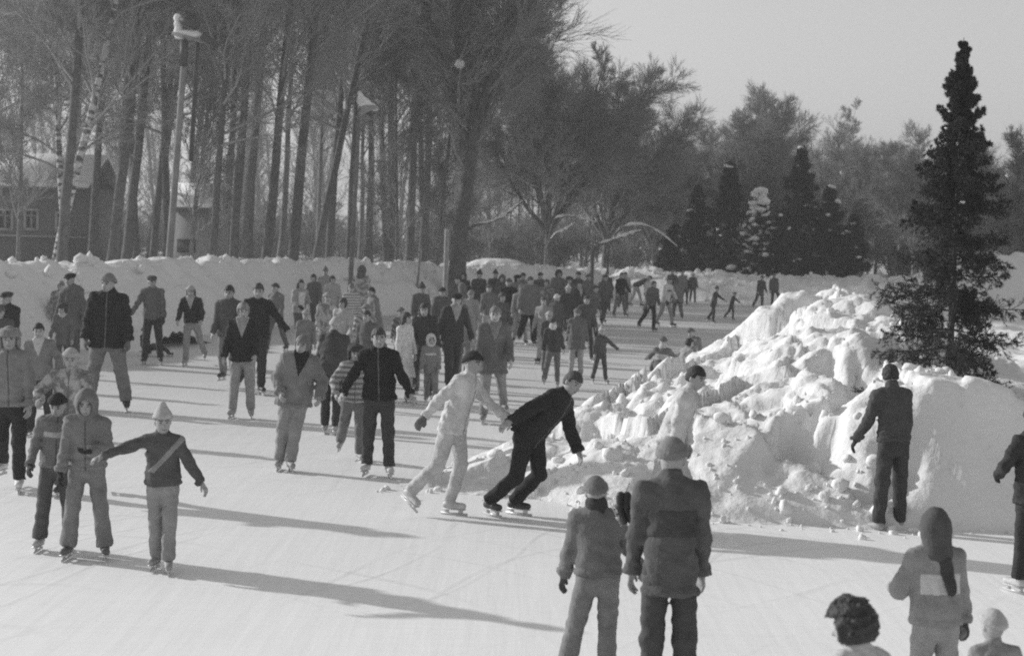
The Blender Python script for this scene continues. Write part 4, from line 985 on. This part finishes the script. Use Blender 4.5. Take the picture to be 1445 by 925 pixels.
def place_tree(key, label, loc, h=1.0, rz=None, tilt=0.0, group=None, cat='tree', seed=0, wide=None):
    """h scales; tilt leans the tree towards +x"""
    global TREES; TREES += 1
    name, meshes = PROTO[key]
    root = empty(name, loc); rs = random.Random(TREES * 13 + seed)
    rz = rs.uniform(0, 6.28) if rz is None else rz
    root.rotation_euler = (Matrix.Rotation(tilt, 3, 'Y') @ Matrix.Rotation(rz, 3, 'Z')).to_euler()
    w = wide or h; root.scale = (w, w, h)
    tag(root, label, cat, group)
    for n, me in meshes:
        c = bpy.data.objects.new(n, me); COL.objects.link(c); c.parent = root
        if n == 'snow': c['kind'] = 'stuff'
    return root
def gz(x, y):
    d = far_out(np.array(x), np.array(y)); return float(np.where(d > 6, .5 * sstep(6, 30, d) + .1, 0))
def base(px, Y):
    p = at_depth(px, 372, Y); return (p[0], Y, gz(p[0], Y) - .05)
WG = 'bare trees in the wood behind the snow wall'
# trees one can single out
place_tree('big', 'thick dark trunk forking into a high spreading crown behind the snow wall, middle of photo', base(643, 62), 1.05, 3.9, .05)
place_tree('round', 'broad bare tree with round fan of fine branches and snow on its low limbs', base(772, 84), 1.14, 2.6, .02)
place_tree('round', 'round crowned bare tree right of the broadest one, above the far skaters', base(852, 92), 1.0, 2.1, .04)
place_tree('round2', 'lower round bare tree whose right side slopes down to the dark spruces', base(925, 96), 1.0, 4.1, .04)
place_tree('birch', 'pale birch with blotched white trunk leaning right in front of the house', base(66, 50), 1.0, 0, .16)
place_tree('birch', 'second pale birch just behind the leaning birch, partly hidden', base(94, 56), .9, 2.4, -.02)
place_tree('tall1', 'dark straight trunk standing right beside the leaning birch', base(82, 49), .95, 1.0, .04)
place_tree('tall1', 'thick black trunk leaning right, left one of two behind the man in black', base(369, 55), 1.0, 3.0, .12)
place_tree('tall1', 'tall straight black trunk right of the leaning black trunk', base(410, 56), 1.1, 5.1, .055)
place_tree('tall2', 'thin dark trunk leaning right beside the tall wooden lamp pole', base(290, 52), .9, 4.0, .15)
place_tree('tall2', 'dark trunk between the straight black trunk and the second lamp pole', base(440, 62), 1.1, 1.2, .1)
place_tree('broom', 'pale broom shaped bare tree rising behind the dark spruces', base(1075, 112), 1.3, .5, .03)
place_tree('broom', 'pale broom shaped bare tree left of the tallest one behind the spruces', base(1035, 116), 1.2, 1.9, .03)
place_tree('round2', 'wide grey bare tree between the dark spruces and the near spruce', base(1215, 104), 1.02, 3.3, .02)
place_tree('round2', 'grey bare tree partly hidden behind the near spruce', base(1290, 100), 1.0, 5.2, .0)
place_tree('broom', 'thin bare tree at the right edge with slanting limbs against the sky', base(1425, 62), .78, 2.2, .0)
place_tree('round2', 'low bare tree right of the near spruce, half cut by the photo edge', base(1400, 92), .78, 1.2, .0)
rs_ = random.Random(11)
def row(xs, Y0, Y1, keys, label, hmin, hmax):
    for x in xs:
        place_tree(rs_.choice(keys), label, base(x + rs_.uniform(-6, 6), rs_.uniform(Y0, Y1)), rs_.uniform(hmin, hmax), None, rs_.uniform(-.01, .1), WG)
row((20, 130, 152, 172, 192, 213, 232, 262, 322), 50, 64, ['tall1', 'tall2', 'tall3', 'slim'], 'dark bare trunk in the dense left part of the wood', .9, 1.15)
row((462, 487, 520, 541, 557, 577, 592, 612, 629), 62, 80, ['tall1', 'tall2', 'tall3', 'slim'], 'slender bare trunk in the wood around the second lamp pole', .95, 1.2)
row((-40, 10, 110, 160, 205, 262, 315, 350, 395, 450, 505, 550, 600), 72, 100, ['tall1', 'tall2', 'tall3'], 'tall bare tree deep in the wood behind the front trunks', 1.05, 1.35)
row((665, 690, 712, 735, 752, 800, 822), 98, 120, ['tall2', 'tall3', 'slim'], 'thin bare tree far behind the broad round crowned tree', .72, .9)
row((885, 905, 950, 975, 1000), 102, 122, ['round2', 'broom', 'slim'], 'low bare tree in the far thicket left of the dark spruces', .8, .95)
row((1100, 1130, 1150, 1175, 1200, 1240, 1262), 108, 128, ['broom', 'round2', 'slim'], 'bare tree in the grey thicket behind the dark spruces', .8, 1.0)
row((1310, 1345, 1372, 1440, 1465), 96, 120, ['broom', 'round2'], 'low bare tree in the grey thicket behind the near spruce', .75, 1.0)

# saplings and low boughs bowed down under snow, under the round trees
for px_pts, Y, rr0, lab in (
    (((858, 352), (868, 328), (884, 317), (905, 315), (930, 327), (954, 348)), 80, .06, 'sapling arched right over under snow, just left of the dark spruces'),
    (((652, 330), (668, 317), (692, 314), (715, 302), (737, 284)), 66, .07, 'low snowy bough bending up beside the thick dark trunk'),
    (((774, 345), (780, 308), (800, 303), (822, 308), (842, 314)), 82, .06, 'bowed sapling with a level snowy top below the broad round tree'),
    (((836, 352), (846, 345), (868, 338), (893, 329), (905, 326)), 79, .09, 'leaning pale snow laden trunk under the round crowned trees'),
    (((770, 352), (782, 330), (798, 324), (812, 314)), 81, .06, 'short slanting snowy bough left of the leaning pale trunk')):
    P_ = np.array([at_depth(a, b, Y) for a, b in px_pts]); org = np.array([P_[0, 0], Y, .2])
    rsb = np.random.RandomState(int(Y * 7)); P_[:, 1] += rsb.normal(size=len(P_)).cumsum() * .25
    ti = np.linspace(0, len(P_) - 1, 18); C_ = np.stack([np.interp(ti, np.arange(len(P_)), P_[:, k]) for k in range(3)], 1)
    for _ in range(3): C_[1:-1] = (C_[:-2] + 2 * C_[1:-1] + C_[2:]) / 4
    C_ = np.concatenate([[[C_[0, 0], C_[0, 1], .2]], C_]) - org
    root = empty('bowed_sapling', org); tag(root, lab, 'sapling')
    V, F = tubes(C_[None], np.linspace(rr0 * 1.2, rr0 * .4, len(C_))[None], 7); raw_obj('stem', V, F, M_BARK, root)
    S_ = C_[3:] + [0, 0, rr0 * .6]; V, F = tubes(S_[None], (rr0 * .95 * (.25 + 1.1 * rsb.rand(len(S_)) ** 1.5))[None] * np.sin(np.linspace(.25, 2.9, len(S_)))[None] + .012, 8)
    raw_obj('snow', V, F, M_SNOW, root)

# distant wood: one mass of many thin trees
def distant_wood():
    name, meshes = PROTO['slim']; G = Geo(); rs = np.random.RandomState(3)
    (tv, tf), (cv, cf), P1 = bare_tree(seed=40, H=12, r0=.12, n1=20, l1=.22, a1=42, t1=.1, n2=6, n3=5, n4=0, twig_r=.02)
    V0 = np.concatenate([tv, cv]); F0 = np.concatenate(tf + [f + len(tv) for f in cf])
    for i in range(170):
        px = rs.uniform(-150, 1600); Y = rs.uniform(122, 165); p = at_depth(px, 372, Y)
        s = rs.uniform(.8, 1.25) * np.interp(px, [0, 600, 760, 900, 1100, 1300, 1450], [1.3, 1.3, 1.05, .9, .95, .85, .7])
        V = (V0 * s) @ rotz(rs.rand() * 6.28).T + np.array([p[0], Y, .4]); G.add(V, F0)
    (tv, tf), (cv, cf), P1 = bare_tree(seed=41, H=3.6, r0=.05, fork=(.05, 9, 34), n1=60, a1=34, n2=7, n3=6, n4=0, twig_r=.014)
    V0 = np.concatenate([tv, cv]); F0 = np.concatenate(tf + [f + len(tv) for f in cf])
    for i in range(190):
        px = rs.uniform(-150, 1600); Y = rs.uniform(104, 128); p = at_depth(px, 372, Y); s = rs.uniform(.7, 1.45)
        G.add((V0 * s) @ rotz(rs.rand() * 6.28).T + np.array([p[0], Y, .3]), F0)
    V, F = G.arr(); o = raw_obj('distant_wood', V, F, M_TWIG)
    tag(o, 'grey mass of leafless far wood behind the park trees', 'wood', kind='stuff')
distant_wood()

# ------------------------------------------------------------------ spruces
def spruce(seed, H, Rb, gap, needles, r0, low=.05, droop=.35, ntw=1.0, nl=.05, nw=.006, bare=.0, shape=.8):
    rs = np.random.RandomState(seed); trunk, br, nd = Geo(), Geo(), Geo()
    P, R = grow(rs, np.zeros((1, 3)), np.array([[0., 0, 1]]), np.array([H]), np.array([r0]), 14, .012, 0, .08); trunk.add(*tubes(P, R, 8))
    zs = []; z = H * low
    while z < H * .985:
        zs.append(z); z += gap * rs.uniform(.6, 1.3) * (1 - .55 * z / H)
    st, dr, L = [], [], []
    for z in zs:
        k = rs.randint(4, 7); az0 = rs.rand() * 6.28
        for i in range(k):
            if rs.rand() < bare: continue
            az = az0 + i * 2 * math.pi / k + rs.normal() * .25; t = z / H
            ln = Rb * (1 - t) ** shape * rs.uniform(.5, 1.15) + .012 * H / 4
            el = -.12 - droop * (1 - t) * .6 + .95 * t ** 1.5 + rs.normal() * .1
            zi = z / H * 13; q = int(min(zi, 12)); base_ = P[0, q] * (1 - zi + q) + P[0, q + 1] * (zi - q)
            st.append(base_); dr.append((math.cos(az) * math.cos(el), math.sin(az) * math.cos(el), math.sin(el))); L.append(ln)
    st, dr, L = np.array(st), np.array(dr), np.array(L)
    P1, R1 = grow(rs, st, dr, L, np.clip(L * .012, .004, .05), 6, .05, .05, .3); br.add(*tubes(P1, R1, 4))
    p, d, L2, ra = spawn(rs, P1, R1, L, int(11 * ntw), .12, 1, 52, 10, .34, .55, .5)
    d[:, 2] -= .18; d /= np.linalg.norm(d, axis=1, keepdims=True)
    P2, R2 = grow(rs, p, d, L2, np.full(len(L2), .004 * H / 4.3), 3, .08, -.02, .5); br.add(*tubes(P2, R2, 3))
    p3, d3, L3, _ = spawn(rs, P2, R2, L2, 4, .1, 1, 48, 10, .5, .4, .5)
    P3, R3 = grow(rs, p3, d3, L3, np.full(len(L3), .003 * H / 4.3), 2, .05, -.05, .6)
    # needles: thin tapering blades set all round each twig
    def blades(Pl, per):
        n, k, _ = Pl.shape; t = rs.rand(n, per) * (k - 1); i = np.minimum(t.astype(int), k - 2); f = (t - i)[..., None]; ii = np.arange(n)[:, None]
        pos = Pl[ii, i] * (1 - f) + Pl[ii, i + 1] * f; tan = Pl[ii, i + 1] - Pl[ii, i]; tan /= np.linalg.norm(tan, axis=2, keepdims=True) + 1e-9
        rv = rs.normal(size=tan.shape); rv -= tan * (rv * tan).sum(2, keepdims=True); rv /= np.linalg.norm(rv, axis=2, keepdims=True) + 1e-9
        dd = tan * .75 + rv * .75; sd = np.cross(dd, rv + .3 * rs.normal(size=rv.shape)); sd /= np.linalg.norm(sd, axis=2, keepdims=True) + 1e-9
        ln = nl * rs.uniform(.7, 1.3, (n, per, 1))
        a = pos - sd * nw; b = pos + sd * nw; c = pos + dd * ln + sd * nw * .3
        V = np.stack([a, b, c], 2).reshape(-1, 3); return V, np.arange(len(V)).reshape(-1, 3)
    for Pl, per in ((P1[:, 2:], needles * 3), (P2, needles), (P3, needles)):
        nd.add(*blades(Pl, per))
    return trunk.arr(), br.arr(), nd.arr(), P1, P2
def spruce_obj(label, loc, seed, snow=0, snr=(.05, .12), tilt=0, **kw):
    T_, B_, N_, P1, P2 = spruce(seed, **kw)
    root = empty('spruce_tree', loc); root.rotation_euler = (0, tilt, 0); tag(root, label, 'tree')
    raw_obj('trunk', *T_, M_BARK, root); raw_obj('branches', *B_, M_BARK, root); raw_obj('needles', *N_, M_NEEDLE, root, False)
    if snow:
        rs = np.random.RandomState(seed); pts, rr = [], []
        for i in rs.choice(len(P1), min(snow, len(P1)), replace=False):
            for j in rs.choice(np.arange(2, 6), 2, replace=False):
                q = rs.uniform(*snr); pts.append(P1[i, j] + [0, 0, q * .35]); rr.append(q)
        v, f = lumps(pts, rr, seed, False); v0 = np.repeat(np.array(pts), len(IV1), 0); v[:, 2] = v0[:, 2] + (v[:, 2] - v0[:, 2]) * .55
        raw_obj('snow', v, f, M_SNOW, root)['kind'] = 'stuff'
    return root
sx, sy = 5.5, 19.6
spruce_obj('tall ragged spruce planted in the snow mound at the right, topmost against the sky', (sx, sy, mz(sx, sy) - .1), 3, tilt=.0,
           H=4.35, Rb=1.08, gap=.15, needles=24, r0=.05, low=.03, nl=.038, nw=.0026, droop=.55, bare=.16, shape=.9, snow=6, snr=(.03, .05), ntw=2.1)
def sp(px, top, Y, label, seed, Rb, snow, snr=(.1, .24), tilt=.03):
    b = base(px, Y); H = at_depth(px, top, Y)[2] - b[2]
    spruce_obj(label, b, seed, snow=snow, snr=snr, tilt=tilt, H=H, Rb=Rb * .85, gap=H * .055, bare=.22, needles=8, r0=.12, low=.02, nl=.18, nw=.035, droop=.5, shape=.75)
sp(1125, 208, 84, 'tallest dark spruce in the far group, broad and almost black', 11, 2.6, 26)
sp(1020, 228, 86, 'dark spruce left of the snow covered one in the far group', 12, 2.1, 16)
sp(1162, 262, 82, 'dark spruce right of the tallest in the far group', 13, 2.2, 22)
sp(1198, 305, 80, 'low dark spruce at the right end of the far group', 14, 1.7, 14)
sp(980, 262, 88, 'dim spruce at the left end of the far group', 15, 1.8, 12)
sp(1066, 268, 80, 'small spruce thickly loaded with snow in the far group', 16, 1.75, 95, (.16, .36))
sp(1098, 300, 79, 'short dark spruce between the snow loaded one and the tallest', 17, 1.7, 10)
sp(945, 318, 90, 'low dark young spruce behind the far skaters', 18, 1.6, 10)

# ================================================================== LAMP POLES, POSTS, HOUSES
def pole(mb, a, b, r0, r1, ns=10):
    V, F = tubes(np.array([[a, b]], float) , np.array([[r0, r1]], float), ns); mb.add(V, F)
    n = len(V) // 2
    mb.add(V[n:], [list(range(ns - 1, -1, -1))] if ns == 4 else [[0, i, i + 1, i + 1] for i in range(1, ns - 1)])
def pole_obj(name, a, b, r0, r1, m, par, ns=10):
    V, F = tubes(np.linspace(a, b, 5)[None].astype(float), np.linspace(r0, r1, 5)[None], ns)
    return raw_obj(name, V, F, m, par)
Yl = 45.0
b0 = at_depth(238, 372, Yl); t0 = at_depth(262, 58, Yl); b0g = np.array([b0[0] - .1, Yl, 0.3])
root = empty('lamp_pole', b0g); tag(root, 'tall pale wooden floodlight pole with snow topped lamp box above the wood at left', 'lamp pole')
top = t0 - b0g
pole_obj('pole', (0, 0, 0), top, .11, .085, M_WOODPOLE, root)
pole_obj('brace_pole', top + np.array([.14, .25, -3.4]), top + np.array([.33, .1, .05]), .07, .06, M_DARKPOLE, root)
m = MB(); m.box(top + [-.02, -.12, -.35], (.2, .16, .75)); m.build('switch_box', M_DARKMETAL, root)
m = MB(); m.box(top + [.2, 0, .06], (1.15, .35, .09), roty(rad(14))); m.box(top + [.05, 0, .42], (.8, .1, .08), roty(rad(25))); m.box(top + [-.22, 0, .35], (.08, .08, .6)); m.build('cross_arm', M_WOODPOLE, root)
for i, (ox, oz, a) in enumerate(((.12, .5, 22), (.72, .02, 30))):
    m = MB(); R = roty(rad(a)); m.box(top + [ox, -.1, oz], (.5, .35, .2), R); h_ = m.build('lamp_head', M_DARKMETAL, root)
    m = MB(); m.box(top + [ox, -.1, oz - .115], (.42, .29, .03), R); m.build('lens', M_GLASS, h_)
def snow_cap(pts, rads, par):
    def fn(P):
        d = None
        for i, (p, q) in enumerate(zip(pts, rads)):
            e = cone(P, p, pts[i + 1], q, rads[i + 1]) if i + 1 < len(pts) else np.linalg.norm(P - np.asarray(p, np.float32), axis=1) - q
            d = e if d is None else smin(d, e, .08)
        return d + wrinkle(P, 4, .3) * .02
    V, Q = mesh_sdf(fn, *bounds(pts, .35), .04); return raw_obj('snow', V, Q, M_SNOW, par)
snow_cap([top + np.array([-.24, 0, .68]), top + np.array([-.2, 0, .2]), top + np.array([.3, 0, .16]), top + np.array([.6, 0, .06])], [.1, .13, .13, .08], root)

Yl = 52.0
b0 = at_depth(497, 372, Yl); t0 = at_depth(507, 162, Yl); b0g = np.array([b0[0] - .08, Yl, .3]); top = t0 - b0g
root = empty('street_lamp', b0g); tag(root, 'slim grey lamp post with snow capped lamp head in front of the wood', 'street lamp')
pole_obj('pole', (0, 0, 0), top, .09, .065, M_BARK2, root)
pole_obj('arm', top, top + np.array([.45, -.1, .25]), .035, .03, M_METAL, root, 6)
Pl = np.array([[top + [.05, -.1, .5], top + [.16, -.1, .34], top + [.3, -.1, .12], top + [.33, -.1, .06]]]); V, F = tubes(Pl, np.array([[.05, .12, .34, .36]]), 14)
h_ = raw_obj('lamp_shade', V, F, M_METAL, root)
m = MB(); m.add(*lumps([top + np.array([.32, -.1, .06])], [.13], 2)); m.build('bulb', M_GLASS, h_, True)
snow_cap([top + np.array([-.0, -.1, .72]), top + np.array([.08, -.1, .45]), top + np.array([.3, -.1, .3]), top + np.array([.55, -.1, .22])], [.06, .16, .15, .08], root)

for px, Y, hpx, tone, lab in ((629, 58, 322, .35, 'pale wooden post beside the thick dark trunk'), (588, 60, 305, .24, 'thin leaning wooden stake left of the pale post')):
    b = base(px, Y); t = at_depth(px + (2 if tone > .3 else 8), hpx, Y)
    def post(P, L=t[2] - b[2], ox=t[0] - b[0]):
        return np.maximum(cone(P, (0, 0, 0), (ox, 0, L), .1 if tone > .3 else .06, .09 if tone > .3 else .04), P[:, 2] - L + .02)
    V, Q = mesh_sdf(post, (-.2, -.2, -.1), (.4, .2, t[2] - b[2] + .1), .03)
    o = raw_obj('wooden_post', V, Q, mat('post_%g' % tone, tone, var=.2, nscale=5, bump=.3)); o.location = b; tag(o, lab, 'post')

def house(label, x0, x1, ytop, ybase, Y, wallm, wins, doors=(), roof_h=1.6, depth=6.0, plinth=True, name='house'):
    a = at_depth(x0, ybase, Y); b = at_depth(x1, ybase, Y); t = at_depth((x0 + x1) / 2, ytop, Y)[2]
    w = b[0] - a[0]; zb = .3; h = t - zb
    root = empty(name, ((a[0] + b[0]) / 2, Y, zb)); tag(root, label, 'house')
    m = MB(); m.box((0, depth / 2, h / 2), (w, depth, h)); m.build('wall', wallm, root)
    if plinth:
        m = MB(); zt = at_depth(x0, plinth, Y)[2] - zb
        m.box((0, -.06, zt / 2), (w + .2, .2, zt)); m.build('plinth', M_PLINTH, root)
        m = MB(); m.box((0, -.08, zt + .06), (w + .24, .26, .1)); m.build('ledge', M_TRIM, root)
    L = math.hypot(depth / 2 + .5, roof_h); an = math.atan2(roof_h, depth / 2 + .5)
    m = MB(); ms = MB()
    for sg in (1, -1):
        c = np.array([0, depth / 2 + sg * (depth / 4 + .25), h + roof_h / 2 - .1]); R = rotx(-sg * an)
        m.box(c, (w + .8, L, .12), R); ms.box(c + R @ np.array([0, 0, .19]), (w + .7, L, .22), R)
    rf = m.build('roof', M_PLINTH, root); ms.build('roof_snow', M_SNOW, rf)
    for sx_ in (-1, 1):
        g = MB()
        g.add([(sx_ * (w / 2 - .05), 0, h - .01), (sx_ * (w / 2 - .05), depth, h - .01), (sx_ * (w / 2 - .05), depth / 2, h + roof_h - .15), (sx_ * (w / 2 - .15), 0, h - .01), (sx_ * (w / 2 - .15), depth, h - .01), (sx_ * (w / 2 - .15), depth / 2, h + roof_h - .15)],
              [[0, 1, 2, 2], [3, 5, 4, 4], [0, 2, 5, 3], [1, 4, 5, 2]])
        g.build('gable', wallm, root)
    for (wx0, wx1, wy0, wy1) in wins:
        p = at_depth(wx0, wy1, Y); q = at_depth(wx1, wy0, Y); cx = (p[0] + q[0]) / 2 - root.location.x; cz = (p[2] + q[2]) / 2 - zb; ww, hh = q[0] - p[0], q[2] - p[2]
        m = MB()
        for s_ in (-1, 1): m.box((cx + s_ * ww / 2, -.05, cz), (.12, .14, hh + .12)); m.box((cx, -.05, cz + s_ * hh / 2), (ww - .12, .14, .12))
        m.box((cx, -.045, cz), (.06, .1, hh - .12)); m.box((cx, -.045, cz + hh * .2), (ww - .12, .08, .05))
        wn = m.build('window', M_TRIM, root); m = MB(); m.box((cx, -.012, cz), (ww - .1, .02, hh - .1)); m.build('pane', M_GLASS, wn)
    for (wx0, wx1, wy0, wy1) in doors:
        p = at_depth(wx0, wy1, Y); q = at_depth(wx1, wy0, Y); cx = (p[0] + q[0]) / 2 - root.location.x; cz = (p[2] + q[2]) / 2 - zb
        m = MB(); m.box((cx, -.03, cz), (q[0] - p[0], .1, q[2] - p[2])); m.build('opening', M_GLASS, root)
    return root
house('grey house with pale window frames and snowy roof behind the birches at far left', -90, 118, 262, 372, 78, M_WALL, [(36, 54, 296, 323), (-2, 18, 296, 323), (-40, -20, 296, 323), (80, 98, 300, 325)], plinth=331)
house('plain pale walled shed with dark low opening behind the floodlight pole', 243, 300, 292, 372, 74, M_WALL2, [(281, 288, 308, 324)], [(250, 276, 338, 356)], roof_h=1.0, depth=4, plinth=False, name='shed')
# piles of snow behind the wall
for i, (px, Y, h, rx_, lab) in enumerate(((325, 66, .5, 3.6, 'rounded heap of snow in the wood right of the shed'), (700, 96, .2, 3.6, 'low heap of snow among the trunks behind the far crowd'), (1405, 56, 1.3, 4.5, 'long snow bank beyond the near spruce at the right edge'))):
    b = base(px, Y); n_ = 40
    xs = np.linspace(-rx_, rx_, n_); X, Yg = np.meshgrid(xs, xs, indexing='ij')
    rr_ = np.hypot(X, Yg) / rx_; Zz = (h + .8) * np.clip(1 - rr_ ** 2, 0, 1) ** 1.3 + .35 * (chunky(X + i * 9, Yg, 1.1, 5 + i) - .45) * (rr_ < .95) - .3
    o = grid_obj(xs, xs, Zz, rr_ < 1, 'snow_heap', M_SNOW); o.location = (b[0], b[1], max(b[2], 0) + (1.0 if px > 1300 else .2)); tag(o, lab, 'snow heap')

# ------------------------------------------------------------------ winter haze
hm = bpy.data.materials.new('winter_haze'); hm.use_nodes = True
for n_ in list(hm.node_tree.nodes):
    if n_.type != 'OUTPUT_MATERIAL': hm.node_tree.nodes.remove(n_)
pv = hm.node_tree.nodes.new('ShaderNodeVolumePrincipled'); pv.inputs['Density'].default_value = HAZE; pv.inputs['Color'].default_value = (.95, .95, .95, 1); pv.inputs['Anisotropy'].default_value = .2
hm.node_tree.links.new(pv.outputs[0], [n_ for n_ in hm.node_tree.nodes if n_.type == 'OUTPUT_MATERIAL'][0].inputs['Volume'])
m = MB(); m.box((0, 1000, 14), (6400, 4400, 32)); hz = m.build('haze', hm); tag(hz, kind='stuff')

# report close pairs while building
for i in range(len(PEOPLE)):
    for j in range(i):
        if math.hypot(PEOPLE[i][1] - PEOPLE[j][1], PEOPLE[i][2] - PEOPLE[j][2]) < .45:
            print('CLOSE', PEOPLE[i][0][:40], '|', PEOPLE[j][0][:40])
print('PEOPLE', len(PEOPLE))

for o in SC.objects:
    if o.parent is None and 'label' in o and not 4 <= len(o['label'].split()) <= 16: print('LONGLABEL', len(o['label'].split()), o['label'])
